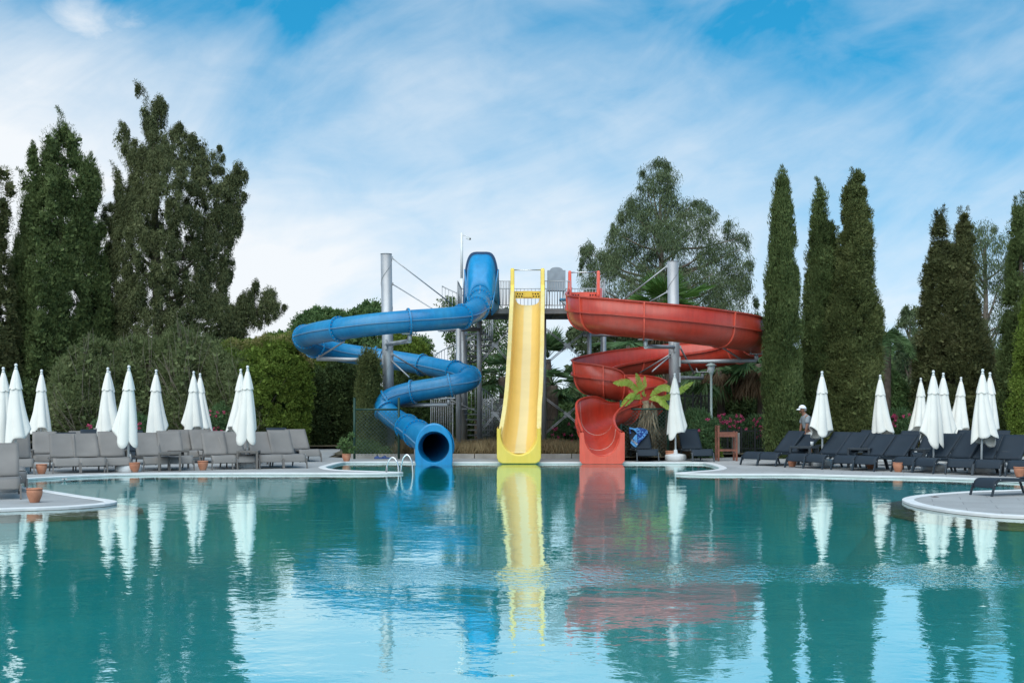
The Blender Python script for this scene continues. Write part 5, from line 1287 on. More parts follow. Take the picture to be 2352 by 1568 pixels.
def foliage_tree(name, label, cat, poly, d, n, rr, per, L_, W_, mat, up=.6, outw=1.0, jit=.5, group=None, core=.35, trunk=None, thick=1.1, inset=3, zs=1.0, fill=.25, tipn=0, maxthick=3.0, bark=None, limbs=0, shell=(.8, 1.06), fine=.68, dens=1.9, holes=(), spines=()):
    xs = [p[0] for p in poly]; xm = trunk if trunk is not None else (min(xs)+max(xs))/2
    base = P(xm, HY, d); base.z = 0
    root = to_tree(name, base, label, cat, group)
    Cn = outline_centres(poly, d, n, inset, thick, maxthick=maxthick); Cn[:, 2] = np.maximum(Cn[:, 2], .12)
    for hx, hy, hr in holes: Cn = Cn[np.hypot(CX+Cn[:, 0]*F/d-hx, HY-(Cn[:, 2]-CH)*F/d-hy) > hr]
    n = len(Cn)
    px_ = CX+Cn[:, 0]*F/d; py_ = HY-(Cn[:, 2]-CH)*F/d
    loc = np.clip((poly_dist(px_, py_, poly)*d/F+.05)/max(rr[0], .01), .24, 1.0)[:, None]
    Rr = np.array(rr)[None, :]*rng.uniform(.55, 1.5, (n, 1))*np.concatenate([loc, loc, np.maximum(loc, .6)], 1)
    per = int(per*dens); L_ = L_*fine; W_ = W_*fine
    Q = [lobes_leaves(Cn, Rr, per, L_, W_, up, outw, jit, fill=fill, shell=shell)]
    if core: Q.append(core_leaves(Cn, Rr, max(6, per//6), core*.55))
    for sp_ in spines:                                            # thin leaders and hooked tips
        L3 = crom([tuple(P(a, b, d)) for a, b in sp_], 6); A3, q3 = resample(L3, .09); f3 = 1-q3/max(q3[-1], .01); r3 = (.05+.11*f3)[:, None]
        Q.append(lobes_leaves(A3+rng.normal(size=A3.shape)*.03, np.concatenate([r3, r3, r3*1.5], 1), 46, L_*.95, W_, max(up, -.2), outw, jit, fill=.5, shell=(.5, 1.2)))
    quads_mesh('crown', Q, mat, root, base)
    top = max(P(0, p[1], d).z for p in poly)
    m = MB(); pts = []
    for t in np.linspace(0, 1, 9): pts.append((base.x+.08*math.sin(t*5+xm), base.y, top*.86*t))
    r0 = .05+.018*top; m.tube(pts, [r0*(1-.85*t)+.012 for t in np.linspace(0, 1, 9)], n=9)
    for q in range(limbs):
        c = Cn[rng.integers(0, n)]; z0 = max(.4, min(top*.75, c[2]-rng.uniform(.5, 2.2))); f = z0/top
        p0 = np.array([base.x+.08*math.sin(f*5+xm), base.y, z0]); p1 = c; pm = (p0+p1)/2+np.array([0, 0, -.15*np.linalg.norm(p1-p0)*.4])
        m.tube([p0, pm, p1], [r0*.42*(1-f*.6), r0*.28*(1-f*.6), .012], n=6)
    m.build('trunk', bark or BARK, root)
    return root, Cn
gC = 'tall dark trees on the left'; gK = 'slender cypresses on the right'
def cyp_poly(xc, ytop, ybot, prof, lean=0):
    """prof: list of (fraction from the top, half width left, half width right) in picture pixels"""
    L_ = []; R_ = []
    for f, a, b_ in prof:
        y = ytop+(ybot-ytop)*f; x = xc+lean*(1-f); L_.append((x-a, y)); R_.append((x+b_, y))
    return R_+L_[::-1]
# ---- left group
foliage_tree('cypress_tree', 'dark tall tree cut by the left frame edge', 'tree', [(2, 390), (24, 402), (30, 450), (18, 480), (28, 520), (12, 560), (30, 640), (40, 760), (44, 1000), (-110, 1010), (-110, 620), (-70, 480), (-30, 410)], 47, 330, (.26, .26, .42), 140, .15, .028, CONB, up=.8, group=gC, trunk=-30)
T2 = [(134, 250), (142, 258), (150, 275), (158, 296), (172, 306), (183, 330), (178, 345), (186, 366), (200, 372), (208, 352), (218, 358), (216, 385), (226, 404), (232, 450), (226, 490), (236, 520), (240, 600), (252, 660), (258, 740), (262, 830), (262, 1005), (10, 1010), (14, 820), (20, 700), (22, 600), (40, 540), (46, 480), (60, 455), (52, 430), (42, 392), (50, 395), (62, 410), (66, 390), (68, 345), (74, 328), (82, 345), (84, 362), (100, 374), (98, 330), (112, 312), (122, 300), (130, 278)]
foliage_tree('cypress_tree', 'broad dark green cypress with several pointed tips at the left', 'tree', T2, 49, 900, (.24, .24, .42), 150, .155, .026, CYP, up=1.25, outw=.75, jit=.38, group=gC, trunk=136, inset=6, maxthick=2.2, spines=([(136, 310), (141, 275), (134, 251)], [(80, 390), (74, 328)], [(210, 400), (210, 352)], [(62, 440), (54, 405), (43, 390)], [(228, 470), (226, 404)], [(160, 330), (150, 290)]))
# ---- big ragged conifer: solid drooping clumps, hooked leaders, gaps of sky
T3 = [(312, 190), (326, 204), (334, 240), (345, 262), (352, 240), (366, 226), (380, 238), (384, 262), (386, 300), (398, 302), (412, 282), (424, 290), (430, 318), (445, 312), (470, 332), (474, 354), (492, 354), (505, 336), (517, 350), (512, 385), (524, 407), (545, 378), (557, 376), (569, 402), (556, 430), (568, 452), (550, 470), (557, 500), (548, 540), (532, 560), (538, 590), (530, 640), (522, 674), (545, 692), (565, 674), (584, 645), (598, 652), (596, 692), (612, 666), (634, 672), (632, 694), (658, 704), (640, 722), (616, 738), (592, 754), (575, 742), (556, 775), (560, 850), (540, 1000), (250, 1000), (246, 800), (244, 700), (240, 560), (234, 490), (252, 455), (266, 480), (262, 430), (256, 384), (268, 376), (280, 410), (300, 427), (298, 390), (286, 362), (262, 330), (272, 280), (290, 290), (302, 320), (322, 328), (330, 300), (322, 260), (318, 225)]
foliage_tree('conifer_tree', 'ragged dark conifer with drooping sprays and gaps, tallest tree at the left', 'tree', T3, 50, 1650, (.165, .19, .34), 150, .15, .026, CON, up=-1.35, outw=.7, jit=.42, group=gC, core=.22, trunk=358, inset=2, maxthick=2.0, limbs=26, fill=.3,
    holes=((410, 418, 13), (396, 448, 9), (478, 472, 12), (438, 372, 9), (452, 430, 9), (372, 590, 10), (505, 620, 10), (530, 700, 11), (350, 330, 7)),
    spines=([(350, 290), (336, 230), (326, 205), (313, 190)], [(374, 300), (370, 250), (366, 226)], [(300, 370), (285, 315), (274, 281)], [(292, 440), (272, 400), (258, 377)], [(414, 330), (412, 284)], [(440, 360), (442, 314)], [(494, 390), (506, 338)], [(528, 430), (545, 402), (553, 376)], [(528, 458), (550, 446), (568, 452)], [(525, 524), (545, 510), (557, 499)], [(256, 530), (242, 500), (236, 489)], [(556, 735), (582, 706), (587, 645)], [(585, 738), (616, 722), (622, 667)], [(598, 742), (638, 728), (658, 705)], [(545, 742), (600, 742)], [(460, 360), (470, 332)]))
# ---- wispy grey-green shrubs in front of them
def wispy(name, label, poly, d, n, per, group, twigs=55):
    root, Cn = foliage_tree(name, label, 'shrub', poly, d, n, (.30, .30, .34), per, .125, .019, WISP, up=.8, outw=1.0, jit=.5, group=group, core=.34, inset=2, maxthick=1.2, fine=1.0, dens=1.9, shell=(.6, 1.25))
    m = MB(); base = np.array(root.location)
    for q in range(twigs):
        c = Cn[rng.integers(0, len(Cn))]; s = base+np.array([(c[0]-base[0])*.5, (c[1]-base[1])*.5-.2, max(.2, c[2]*.45)])
        e = c+np.array([rng.normal()*.25, -.35-rng.random()*.25, .18+abs(rng.normal())*.28]); mid = (s+e)/2+np.array([rng.normal()*.15, -.15, .05])
        m.tube([s, mid, e], [.016, .010, .004], n=4, cap=False)
    m.build('twigs', M('grey_twigs', (.20, .17, .13), rough=.9), root)
gW = 'wispy grey green shrubs behind the left loungers'
wispy('bottlebrush_shrub', 'wispy grey green shrub with pale bare twigs, first from the left', [(108, 905), (120, 860), (150, 830), (170, 800), (200, 782), (250, 786), (285, 830), (300, 900), (296, 1000), (110, 1000)], 45.5, 260, 85, gW)
wispy('bottlebrush_shrub', 'wispy grey green shrub, second from the left behind three umbrellas', [(262, 800), (300, 776), (345, 786), (380, 770), (410, 800), (414, 1005), (262, 1005)], 46, 250, 85, gW)
wispy('bottlebrush_shrub', 'wispy shrub with the tallest bare grey twigs, third from the left', [(368, 800), (388, 764), (400, 752), (430, 762), (452, 775), (480, 770), (505, 790), (515, 860), (510, 1005), (372, 1005)], 45.5, 270, 80, gW, 110)
wispy('bottlebrush_shrub', 'wispy shrub reaching into the clipped golden hedge, fourth from the left', [(480, 830), (505, 805), (560, 815), (600, 840), (628, 880), (640, 940), (625, 1005), (480, 1005)], 44.8, 210, 85, gW)
foliage_tree('conifer_shrub', 'dark bushy shrub under the big cypress at the left edge', 'shrub', [(-60, 860), (0, 850), (60, 880), (112, 900), (120, 1005), (-60, 1005)], 46.5, 160, (.32, .32, .34), 85, .12, .05, HEDG, core=.34, maxthick=1)
# ---- clipped golden hedge
Gp = [(505, 800), (520, 782), (550, 778), (578, 782), (600, 778), (612, 764), (640, 768), (668, 764), (690, 775), (708, 790), (718, 806), (722, 850), (716, 920), (712, 960), (708, 1000), (698, 1034), (600, 1034), (505, 1034)]
gh, _ = foliage_tree('golden_hedge', 'clipped golden green conifer hedge with a rounded top by the blue slide', 'hedge', Gp, 45.2, 700, (.19, .19, .17), 110, .075, .04, GOLD, up=.8, outw=.9, jit=.45, core=.28, inset=3, maxthick=1.3)
Ct = outline_centres([(505, 806), (522, 784), (550, 780), (578, 784), (612, 768), (640, 772), (668, 768), (690, 778), (708, 792), (719, 808), (720, 850), (690, 806), (640, 796), (560, 806)], 45.0, 150, 1, 1.2, maxthick=1.0)
quads_mesh('new_growth', lobes_leaves(Ct, np.tile(np.array([.10, .10, .13]), (150, 1)), 60, .06, .024, 1.2, .8, .4), GOLDT, gh, gh.location)
gH = 'dark conifers behind the blue slide'
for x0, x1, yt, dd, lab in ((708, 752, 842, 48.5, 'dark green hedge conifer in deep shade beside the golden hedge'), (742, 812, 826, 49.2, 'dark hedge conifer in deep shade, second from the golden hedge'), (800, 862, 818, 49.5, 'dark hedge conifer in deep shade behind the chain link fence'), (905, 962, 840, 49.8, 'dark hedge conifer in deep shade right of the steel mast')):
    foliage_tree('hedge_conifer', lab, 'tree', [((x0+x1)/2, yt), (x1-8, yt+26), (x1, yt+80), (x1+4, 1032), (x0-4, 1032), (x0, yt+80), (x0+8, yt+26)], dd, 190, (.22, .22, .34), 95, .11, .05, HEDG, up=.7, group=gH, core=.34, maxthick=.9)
foliage_tree('small_cypress', 'small grey green cypress standing in front of the left mast', 'tree', [(846, 800), (856, 812), (866, 830), (876, 880), (880, 940), (882, 1048), (820, 1048), (818, 940), (822, 860), (830, 822), (838, 806)], 38.9, 170, (.15, .13, .26), 110, .10, .03, CYPB, up=1.1, group=None, core=.2, maxthick=.42)
for poly, dd, lab in (([(880, 790), (905, 765), (940, 772), (975, 792), (990, 830), (985, 900), (880, 900)], 53, 'yellow green conifer behind the left steel mast'), ([(740, 775), (760, 762), (790, 778), (800, 900), (730, 900)], 54, 'yellow green conifer glimpsed under the blue tube')):
    foliage_tree('golden_conifer', lab, 'tree', poly, dd, 150, (.30, .3, .4), 80, .14, .06, GOLD, up=.9, core=.4, maxthick=1.2)
farL = [(('leafy green tree behind the upper blue tube, left end'), [(632, 800), (640, 770), (660, 745), (700, 718), (735, 710), (760, 716), (775, 740), (780, 860), (632, 860)]), ('leafy green tree behind the upper blue tube, middle', [(748, 740), (770, 716), (800, 722), (822, 712), (840, 694), (858, 688), (876, 700), (890, 725), (920, 745), (930, 860), (748, 860)]), ('leafy green tree behind the golden hedge', [(590, 800), (612, 776), (640, 770), (660, 800), (660, 880), (590, 880)])]
for lab, poly in farL: foliage_tree('broadleaf_tree', lab, 'tree', poly, 60, 260, (.42, .42, .36), 90, .16, .075, FARG, up=.5, group='green trees behind the blue tube', core=.5, maxthick=2, limbs=6)
# ---- behind the tower
foliage_tree('broadleaf_tree', 'airy leafy tree seen between the stair and the yellow slide', 'tree', [(1010, 690), (1022, 680), (1040, 686), (1060, 700), (1100, 720), (1140, 700), (1166, 712), (1180, 760), (1180, 960), (1090, 970), (1060, 900), (1040, 820), (1020, 760)], 52, 200, (.36, .36, .34), 46, .15, .085, BRO, up=-.2, jit=.8, core=0, maxthick=1.6, limbs=14, inset=2, group='trees behind the tower')
foliage_tree('broadleaf_tree', 'small leafy tree left of the spiral stair', 'tree', [(935, 790), (960, 770), (985, 780), (1000, 810), (1000, 880), (930, 890)], 56, 90, (.36, .36, .34), 46, .15, .085, BRO, up=-.2, jit=.8, core=.4, maxthick=1.2, limbs=6, group='trees behind the tower')
# ---- eucalyptus
Ep = [(1522, 364), (1544, 380), (1561, 404), (1553, 446), (1575, 462), (1601, 453), (1628, 472), (1648, 497), (1652, 540), (1660, 512), (1674, 500), (1708, 522), (1718, 548), (1728, 601), (1724, 640), (1745, 712), (1735, 790), (1560, 830), (1335, 800), (1330, 640), (1334, 570), (1347, 562), (1364, 557), (1385, 572), (1398, 540), (1399, 524), (1421, 492), (1427, 467), (1457, 445), (1464, 402), (1482, 378), (1500, 366)]
foliage_tree('eucalyptus_tree', 'large airy grey green eucalyptus rising behind the red slide', 'tree', Ep, 57, 760, (.40, .40, .42), 92, .24, .035, EUC, up=-1.5, outw=.45, jit=.5, core=0, trunk=1520, inset=2, maxthick=3.0, limbs=60, bark=BARKP, fill=.5, shell=(.5, 1.15))
foliage_tree('eucalyptus_tree', 'hanging grey green eucalyptus low behind the red slide entry', 'tree', [(1300, 780), (1330, 720), (1420, 740), (1560, 780), (1740, 800), (1745, 960), (1300, 960)], 58, 240, (.42, .42, .45), 80, .24, .038, EUC, up=-1.5, outw=.45, jit=.5, core=.5, inset=2, maxthick=2, limbs=16, bark=BARKP, fill=.5)
foliage_tree('eucalyptus_tree', 'airy eucalyptus between the twin tipped conifer and the right edge', 'tree', [(2190, 520), (2215, 500), (2240, 520), (2262, 503), (2285, 520), (2300, 545), (2318, 530), (2330, 560), (2330, 900), (2190, 900)], 55, 170, (.42, .42, .45), 80, .24, .036, EUC, up=-1.5, outw=.45, jit=.5, core=0, inset=2, maxthick=2, limbs=26, bark=BARKP, fill=.5)
foliage_tree('eucalyptus_tree', 'small eucalyptus crown above the feather palm on the right', 'tree', [(2070, 720), (2085, 700), (2105, 705), (2125, 730), (2130, 900), (2060, 900), (2056, 760)], 55, 70, (.38, .38, .42), 80, .22, .036, EUC, up=-1.5, outw=.45, jit=.5, core=.3, inset=2, maxthick=1.4, limbs=8, bark=BARKP, fill=.5)
# ---- right cypresses
C1 = [(1798, 388), (1806, 400), (1808, 440), (1818, 470), (1826, 560), (1834, 650), (1838, 760), (1840, 900), (1838, 1044), (1760, 1044), (1757, 900), (1756, 760), (1757, 690), (1762, 620), (1770, 560), (1776, 480), (1782, 430), (1790, 410)]
foliage_tree('cypress_tree', 'slender dark cypress touching the right end of the red slide', 'tree', C1, 38.0, 560, (.14, .14, .30), 165, .15, .024, CYP, up=1.7, outw=.6, jit=.33, group=gK, inset=6, maxthick=.5, core=.24, trunk=1798, spines=([(1800, 440), (1799, 386)], [(1790, 450), (1786, 420)]))
C2 = [(1876, 410), (1886, 418), (1894, 450), (1900, 500), (1906, 520), (1916, 512), (1918, 560), (1926, 600), (1928, 700), (1926, 1044), (1838, 1044), (1838, 860), (1842, 740), (1850, 650), (1858, 560), (1868, 480), (1870, 430)]
foliage_tree('cypress_tree', 'slender dark cypress with a bent tip, middle of three', 'tree', C2, 40.6, 560, (.15, .15, .26), 160, .15, .025, CYP, up=1.4, outw=.7, jit=.36, group=gK, inset=6, maxthick=.55, core=.24, trunk=1880, spines=([(1884, 480), (1885, 440), (1876, 410)], [(1912, 570), (1915, 512)]))
C3 = [(1955, 394), (1972, 394), (1984, 414), (1992, 470), (1998, 520), (2002, 600), (2010, 680), (2026, 700), (2024, 740), (2020, 800), (2026, 900), (2024, 1044), (1898, 1044), (1896, 900), (1896, 800), (1898, 700), (1910, 650), (1918, 690), (1926, 620), (1930, 520), (1940, 440)]
foliage_tree('cypress_tree', 'bulky olive green cypress with lumpy sides, right of three', 'tree', C3, 40.0, 760, (.19, .19, .22), 160, .12, .027, CYPB, up=1.0, outw=.8, jit=.42, group=gK, inset=6, maxthick=.8, core=.26, trunk=1962, spines=([(1962, 440), (1956, 394)], [(1968, 440), (1973, 394)], [(1940, 560), (1926, 526)], [(1918, 720), (1914, 650)], [(2004, 760), (2024, 700)]))
R1a = [(2160, 474), (2166, 484), (2172, 520), (2178, 560), (2190, 570), (2200, 540), (2206, 490), (2212, 478), (2222, 488), (2228, 520), (2236, 600), (2244, 700), (2262, 760), (2290, 830), (2304, 900), (2300, 1040), (2090, 1040), (2094, 900), (2106, 780), (2118, 700), (2120, 640), (2128, 590), (2142, 560), (2146, 520), (2150, 490)]
foliage_tree('conifer_tree', 'dark brownish conifer with two pointed tips on the right', 'tree', R1a, 45.5, 700, (.24, .24, .28), 150, .145, .027, CONB, up=.7, outw=.9, jit=.45, core=.34, inset=6, maxthick=1.2, trunk=2180, spines=([(2162, 530), (2150, 490)], [(2164, 530), (2167, 474)], [(2213, 530), (2206, 478)], [(2214, 520), (2222, 486)], [(2135, 640), (2122, 610)], [(2150, 560), (2143, 548)]))
R2 = [(2330, 460), (2336, 480), (2344, 462), (2350, 446), (2362, 470), (2384, 560), (2410, 760), (2420, 1040), (2290, 1040), (2294, 860), (2304, 740), (2312, 640), (2322, 560), (2326, 490)]
foliage_tree('cypress_tree', 'dark cypress cut by the right frame edge', 'tree', R2, 42.5, 420, (.19, .19, .32), 150, .15, .025, CYP, up=1.5, outw=.9, jit=.45, group=gK, core=.3, inset=3, maxthick=.9, trunk=2350, spines=([(2334, 510), (2330, 458)], [(2354, 500), (2349, 444)]))
foliage_tree('golden_conifer', 'golden green feathery conifer at the right frame edge', 'tree', [(2352, 690), (2380, 700), (2420, 800), (2420, 1040), (2318, 1040), (2312, 960), (2318, 900), (2330, 840), (2336, 770)], 39.8, 220, (.16, .16, .24), 95, .09, .035, GOLD, up=1.1, outw=.8, jit=.4, core=.22, inset=3, maxthick=.7, trunk=2372)
# ---- feathery bright bush and dark fill between the trunks
foliage_tree('pine_bush', 'bright green feathery bush behind the lone umbrella on the right', 'shrub', [(2020, 880), (2034, 850), (2060, 860), (2085, 890), (2095, 960), (2090, 1030), (2020, 1030)], 46.5, 120, (.24, .24, .3), 90, .14, .03, FARG, up=1.0, core=.3, maxthick=.8)
gB = 'dark shrubs filling the background'
for q, (x0, x1, yt, dd, lab) in enumerate(((925, 1010, 880, 56, 'dark shrub behind the lower bend of the blue tube'), (1000, 1110, 900, 56, 'dark shrub behind the spiral stair foot'), (1100, 1190, 930, 55, 'dark shrub behind the grey gate panel'), (1235, 1330, 900, 55, 'dark shrub between the yellow and red slides'), (1320, 1450, 900, 53, 'dark shrub behind the last bend of the red slide'), (1440, 1560, 900, 52, 'dark shrub behind the banana plant'), (1545, 1660, 915, 51, 'dark shrub behind the lamp post'), (1640, 1770, 890, 50, 'dark shrub behind the pink oleander on the right'), (1835, 1960, 860, 47, 'dark shrub behind the man in the white cap'), (2010, 2120, 900, 50, 'dark shrub below the feather palm'), (2250, 2420, 830, 49, 'dark shrub behind the right edge umbrellas'), (560, 740, 840, 56, 'dark shrub behind the golden hedge'))):
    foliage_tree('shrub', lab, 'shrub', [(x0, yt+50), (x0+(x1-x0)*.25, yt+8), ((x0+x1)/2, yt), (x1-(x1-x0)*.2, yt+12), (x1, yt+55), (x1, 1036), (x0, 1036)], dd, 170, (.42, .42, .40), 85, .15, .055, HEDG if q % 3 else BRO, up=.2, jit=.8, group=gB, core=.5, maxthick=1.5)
for q, (x0, x1, yt, dd, lab) in enumerate(((-260, 300, 700, 66, 'long dark tree belt far behind the left trees'), (240, 720, 800, 66, 'long dark tree belt far behind the ragged conifer'), (1560, 1900, 800, 66, 'dark tree belt far behind the slender cypresses'), (1850, 2500, 780, 66, 'dark tree belt far behind the right trees'))):
    tb_, _ = foliage_tree('tree_belt', lab, 'trees', [(x0, yt+60), (x0+60, yt+10), ((x0+x1)/2-40, yt+14), ((x0+x1)/2+60, yt), (x1-50, yt+20), (x1, yt+70), (x1, 1020), (x0, 1020)], dd, 330, (.75, .6, .7), 75, .26, .10, FARG if q != 0 else HEDG, up=.1, jit=.8, core=.9, maxthick=1.5); tb_['kind'] = 'stuff'
# ---- oleanders with pink flowers
def oleander(label, poly, d, n, nfl, zone=None, mat=None, per=60):
    root, Cn = foliage_tree('oleander', label, 'shrub', poly, d, n, (.22, .22, .24), per, .17, .03, mat or OLE, up=.8, outw=.9, jit=.5, group='oleanders with pink flowers', core=.26, maxthick=.7, inset=2)
    Q = []; base = root.location
    for q in range(nfl):
        c = Cn[rng.integers(0, len(Cn))].copy()
        if zone: c = np.array(P(rng.uniform(zone[0], zone[2]), rng.uniform(zone[1], zone[3]), d))
        c[1] = d-rng.uniform(.25, .8); k = 20
        Q = []
        for _ in range(1):
            cc = c+rng.normal(size=3)*np.array([.05, .04, .05]); Q.append(leaf_arrays(cc+rng.normal(size=(k, 3))*.02, rng.normal(size=(k, 3)), .045, .04))
        quads_mesh('flower_cluster', Q, PINK, root, base)
oleander('dense green oleander with a few pink flowers in front of the lamp post', [(1562, 1000), (1572, 960), (1590, 945), (1615, 950), (1640, 962), (1645, 1000), (1640, 1052), (1562, 1052)], 38.3, 110, 7)
oleander('pink flowering oleander behind the wooden chair', [(1640, 985), (1660, 962), (1700, 960), (1712, 1000), (1710, 1045), (1640, 1045)], 41, 110, 26, (1640, 950, 1705, 985))
oleander('oleander with bright magenta flowers beside the slender cypress', [(1700, 980), (1730, 962), (1765, 960), (1768, 1045), (1700, 1045)], 41.2, 100, 16, (1722, 952, 1762, 1000))
oleander('pink flowering oleander between the yellow and red slides', [(1262, 1000), (1290, 960), (1330, 950), (1345, 1030), (1262, 1035)], 46, 90, 22, (1268, 960, 1330, 1018))
oleander('pink flowering oleander behind the left umbrellas with the square table', [(480, 960), (505, 930), (530, 940), (545, 1000), (480, 1010)], 44, 60, 10, (490, 930, 530, 1000))
oleander('pink flowering oleander low behind the left second row', [(300, 985), (320, 955), (345, 975), (345, 1010), (300, 1010)], 44.2, 40, 4, (318, 962, 330, 992))
oleander('pink flowering oleander at the far left behind navy loungers', [(205, 990), (225, 968), (245, 985), (245, 1010), (205, 1010)], 44.2, 40, 3, (212, 965, 226, 985))
oleander('pink flowering oleander behind the lone umbrella on the right deck', [(2030, 985), (2045, 950), (2080, 945), (2100, 985), (2100, 1025), (2030, 1025)], 42, 80, 12, (2034, 945, 2068, 975))
# ---- low plants round the fence foot and the leafy pot
foliage_tree('low_shrub', 'low grey green shrub at the foot of the left fence', 'shrub', [(790, 1048), (800, 1022), (820, 1012), (850, 1015), (880, 1025), (905, 1040), (905, 1052), (790, 1052)], 38.45, 110, (.14, .14, .13), 70, .07, .035, BRO, up=.5, core=.16, maxthick=.3)
foliage_tree('low_shrub', 'dry brown scrub behind the towel lounger and banana trunk', 'shrub', [(1440, 1050), (1436, 1000), (1460, 970), (1500, 985), (1545, 1000), (1575, 1010), (1580, 1056), (1440, 1056)], 37.7, 190, (.17, .15, .16), 60, .14, .022, DEADL, up=.6, jit=.8, core=.2, maxthick=.35)
foliage_tree('low_shrub', 'yellow green shrub behind the central umbrella base', 'shrub', [(1555, 1052), (1556, 1015), (1580, 1000), (1600, 1010), (1640, 1012), (1655, 1020), (1655, 1052)], 38.6, 130, (.15, .13, .15), 60, .08, .035, GOLD, up=.5, core=.18, maxthick=.3)
pp_ = G(795.8, 1060.0); Q = lobes_leaves(np.array([(pp_.x+rng.normal()*.1, pp_.y+rng.normal()*.08, .30+abs(rng.normal())*.13) for _ in range(16)]), np.tile(np.array([.07, .07, .08]), (16, 1)), 60, .08, .04, .6)
t_ = empty('potted_plant', (pp_.x, pp_.y, .21), 0, 'leafy green plant growing in the pot at the tip of the plunge bay', 'plant'); quads_mesh('leaves', Q, BRO, t_, (pp_.x, pp_.y, .21))
m = MB()
for k in range(6): m.tube([(pp_.x, pp_.y, .21), (pp_.x+rng.normal()*.08, pp_.y+rng.normal()*.08, .42)], .005, n=4)
m.build('stems', BARK, t_)
# ---- palms
def fan_leaf(c, dirv, size, n=26, droop=.25, spread=150):
    """one palmate leaf: blades radiating from the end of its stalk"""
    dirv = unit(np.array(dirv, float)); up = np.array([0, 0, 1.0]); s = unit(np.cross(dirv, up)+1e-6); u = np.cross(s, dirv)
    P_ = []; D_ = []
    for a in np.radians(np.linspace(-spread/2*1.1, spread/2*1.1, n)):
        P_.append(c); D_.append(dirv*math.cos(a)+s*math.sin(a)+u*rng.normal()*.05-up*droop*.4)
    q = leaf_arrays(np.array(P_), np.array(D_), size*rng.uniform(.85, 1.1, n), size*.085)
    tip = q[:, 2].copy(); q[:, 2, 2] -= droop*size*.25
    return q
def fan_palm(name, label, px_, py_, d, nl, size, stalk, trunk_r=.14, bright=False, dead=0, elev=(-30, 85), front=None):
    c = np.array(P(px_, py_, d)); base = Vector((c[0], d, 0)); root = to_tree(name, base, label, 'palm tree', 'palms among the trees')
    m = MB(); m.tube([(c[0]+.1*math.sin(z), d, z) for z in np.linspace(0, c[2]-.05, 7)], [trunk_r*1.2]+[trunk_r]*6, n=12); m.build('trunk', BARK, root)
    Q = []; mb_ = MB()
    for k in range(nl):
        az = 2*PI*k/nl*2.4+rng.normal()*.25; el = R(elev[0]+(elev[1]-elev[0])*((k*.618) % 1)); v = np.array([math.cos(az)*math.cos(el), math.sin(az)*math.cos(el), math.sin(el)])
        st = stalk*rng.uniform(.7, 1.15); tip = c+v*st-np.array([0, 0, .12*st*math.cos(el)]); mb_.tube([c, c+v*st*.5, tip], [.018, .014, .01], n=5)
        Q.append(fan_leaf(tip, v-np.array([0, 0, .15]), size*rng.uniform(.8, 1.15), droop=.2+.5*max(0, -math.sin(el)+.3)))
    mb_.build('leaf_stalks', PALMB if bright else PALML, root); quads_mesh('fronds', Q, PALMB if bright else PALML, root, base)
    if dead:
        Q = []
        for k in range(dead):
            az = 2*PI*k/dead; v = np.array([math.cos(az)*.5, math.sin(az)*.5, -1]); tip = c+np.array([math.cos(az), math.sin(az), -.5])*.42; Q.append(fan_leaf(tip, v, size*1.15, droop=.6, spread=70))
        quads_mesh('dead_fronds', Q, DEADL, root, base)
fan_palm('fan_palm', 'fan palm with bright leaves rising behind the right steel mast', 1532, 712, 49, 20, 1.05, .95, bright=True, elev=(-5, 80), dead=10)
fan_palm('fan_palm', 'upright fan palm just right of the yellow slide', 1258, 822, 49.5, 16, .78, .5, elev=(45, 88))
fan_palm('fan_palm', 'drooping fan palm lower right of the yellow slide', 1268, 882, 48.5, 20, .8, .95, elev=(-25, 50))
fan_palm('fan_palm', 'dark fan palm left of the yellow slide', 1150, 862, 48, 18, .75, .75, elev=(-25, 70))
fan_palm('fan_palm', 'fan palm with brown hanging skirt beside the slender cypress', 1742, 832, 46, 16, .95, .8, elev=(-30, 30), dead=18)
fan_palm('fan_palm', 'fan palm with drooping leaves behind the lamp post', 1650, 842, 47, 18, .95, .9, elev=(-45, 30), dead=10)
fan_palm('fan_palm', 'fan palm showing hanging leaves below the red slide', 1450, 790, 48.5, 16, .9, .9, elev=(-40, 20), dead=8)
def feather_palm(label, px_, py_, d, nl, ln):
    c = np.array(P(px_, py_, d)); base = Vector((c[0], d, 0)); root = to_tree('feather_palm', base, label, 'palm tree', 'palms among the trees')
    m = MB(); m.tube([(c[0], d, z) for z in np.linspace(0, c[2], 6)], .2, n=12); m.build('trunk', BARK, root)
    Q = []; mb_ = MB()
    for k in range(nl):
        az = 2*PI*k/nl+rng.normal()*.15; el = R(rng.uniform(15, 80)); h = np.array([math.cos(az), math.sin(az), 0]); pts = []
        for t in np.linspace(0, 1, 16): pts.append(c+h*(ln*t*math.cos(el)*(1-.1*t))+np.array([0, 0, ln*(t*math.sin(el)-.95*t*t)]))
        pts = np.array(pts); mb_.tube(pts, list(np.linspace(.022, .004, 16)), n=4); tg = unit(np.gradient(pts, axis=0)); sd_ = unit(np.cross(tg, np.array([0, 0, 1.0])))
        fine = np.linspace(.12, 1, 60)
        for s in (-1, 1):
            pp2 = np.stack([np.interp(fine, np.linspace(0, 1, 16), pts[:, i]) for i in range(3)], 1); tt = np.stack([np.interp(fine, np.linspace(0, 1, 16), tg[:, i]) for i in range(3)], 1); ss = np.stack([np.interp(fine, np.linspace(0, 1, 16), sd_[:, i]) for i in range(3)], 1)
            Q.append(leaf_arrays(pp2, ss*s*.8+tt*.55+np.array([0, 0, .12])+rng.normal(size=(60, 3))*.06, .42*np.sin(PI*(.12+fine*.8))**.6, .022))
    mb_.build('leaf_stalks', PALML, root); quads_mesh('fronds', Q, PALML, root, base)
feather_palm('feather palm with arching fronds beside the bulky cypress', 2034, 790, 46, 22, 1.7)
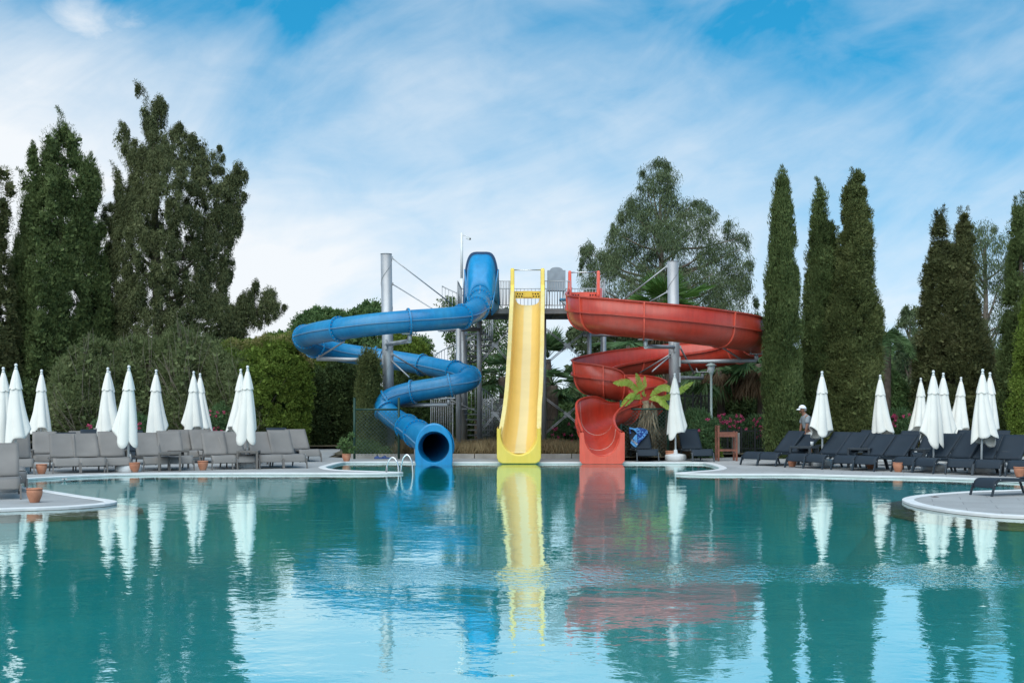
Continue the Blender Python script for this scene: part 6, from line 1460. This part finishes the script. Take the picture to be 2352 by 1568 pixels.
# ---- banana plant
bn = P(1490, HY, 37.5); ban = to_tree('banana_plant', Vector((bn.x, 37.5, 0)), 'banana plant with torn bright leaves and a shaggy dry trunk', 'banana plant')
BANL = LEAF('banana_leaf', [(.26, .42, .05), (.40, .56, .09), (.58, .66, .18)], trans=.4, nscale=3, rough=.45)
crown = np.array(P(1482, 920, 37.45))
m = MB(); m.tube([(bn.x, 37.5, 0), (bn.x-.02, 37.5, .9), tuple(crown)], [.22, .17, .10], n=14); m.build('trunk', M('dry_sheath', (.26, .20, .13), rough=.95, var=.35, vscale=9, bump=.02, bscale=18), ban)
def banana_leaf(tip, w_, sag, name='leaf', root_p=None, mat=BANL):
    a = crown if root_p is None else np.array(root_p); b_ = np.array(tip); mid = (a+b_)/2+np.array([0, 0, sag]); cv = crom([a, mid, b_], 14); n = len(cv)
    tg = unit(np.gradient(cv, axis=0)); sd_ = unit(np.cross(tg, np.array([.25, -1, .35]))); Q = []
    for i in range(int(n*.16), n-1):
        t0, t1 = i/(n-1), (i+1)/(n-1)
        for s in (-1, 1):
            f0 = w_*math.sin(PI*min(1, (t0-.1)/.9))**.55 if t0 > .1 else .02; f1 = w_*math.sin(PI*max(0.0, min(1, (t1-.1)/.9)))**.55
            sag_ = np.array([0, 0, -.35]); jit = rng.normal()*.02; gap = .10 if rng.random() < .22 else 0.0
            p0, p1 = cv[i], cv[i+1]; e0 = p0+(sd_[i]*s+sag_)*f0+tg[i]*.06; e1 = p1*(1-gap)+p0*gap+(sd_[i+1]*s+sag_)*f1+tg[i]*.06+np.array([0, 0, jit])
            Q.append(np.array([[p0, p1*(1-gap)+p0*gap, e1, e0]]))
    o = quads_mesh(name, Q, mat, ban, ban.location)
    m = MB(); m.tube(cv, list(np.linspace(.022, .006, n)), n=6); m.build('midrib', PALMB, o) if False else None
    return o
for (x, y, dd, w_, sag) in ((1411, 878, 37.1, .115, .26), (1462, 860, 37.3, .10, .04), (1481, 866, 37.6, .06, .0), (1556, 896, 37.3, .11, .24), (1590, 878, 37.9, .10, -.12), (1428, 930, 36.9, .115, .22), (1538, 938, 37.0, .11, .2), (1440, 912, 37.0, .09, .16)):
    banana_leaf(P(x, y, dd), w_, sag)
Q = []
for k in range(240):
    a = rng.uniform(0, 2*PI); z = rng.uniform(.2, crown[2]); r_ = .13+.1*(1-z/crown[2])+.05; p = np.array([bn.x-.01*z+r_*math.cos(a), 37.5+r_*math.sin(a), z]); Q.append(leaf_arrays(p[None], np.array([[math.cos(a)*.25, math.sin(a)*.25, -1]])+rng.normal(size=(1, 3))*.2, rng.uniform(.25, .7), rng.uniform(.03, .07)))
quads_mesh('dry_leaves', Q, LEAF('dry_banana_sheath', [(.20, .15, .09), (.36, .29, .19), (.52, .44, .32)], trans=.15), ban, ban.location)
bs = P(1568, HY, 37.7); b2 = to_tree('banana_plant', Vector((bs.x, 37.7, 0)), 'young banana sucker behind the central umbrella pole', 'banana plant')
Q = []
for x, y in ((1540, 985), (1552, 1000), (1590, 1012), (1578, 990)):
    tip = np.array(P(x, y, 37.6)); a = np.array([bs.x, 37.7, .45]); d_ = tip-a; Q.append(leaf_arrays(a[None], d_[None], np.linalg.norm(d_), .14))
quads_mesh('leaves', Q, BANL, b2, b2.location); m = MB(); m.tube([(bs.x, 37.7, 0), (bs.x, 37.7, .5)], .03, n=8); m.build('trunk', PALMB, b2)
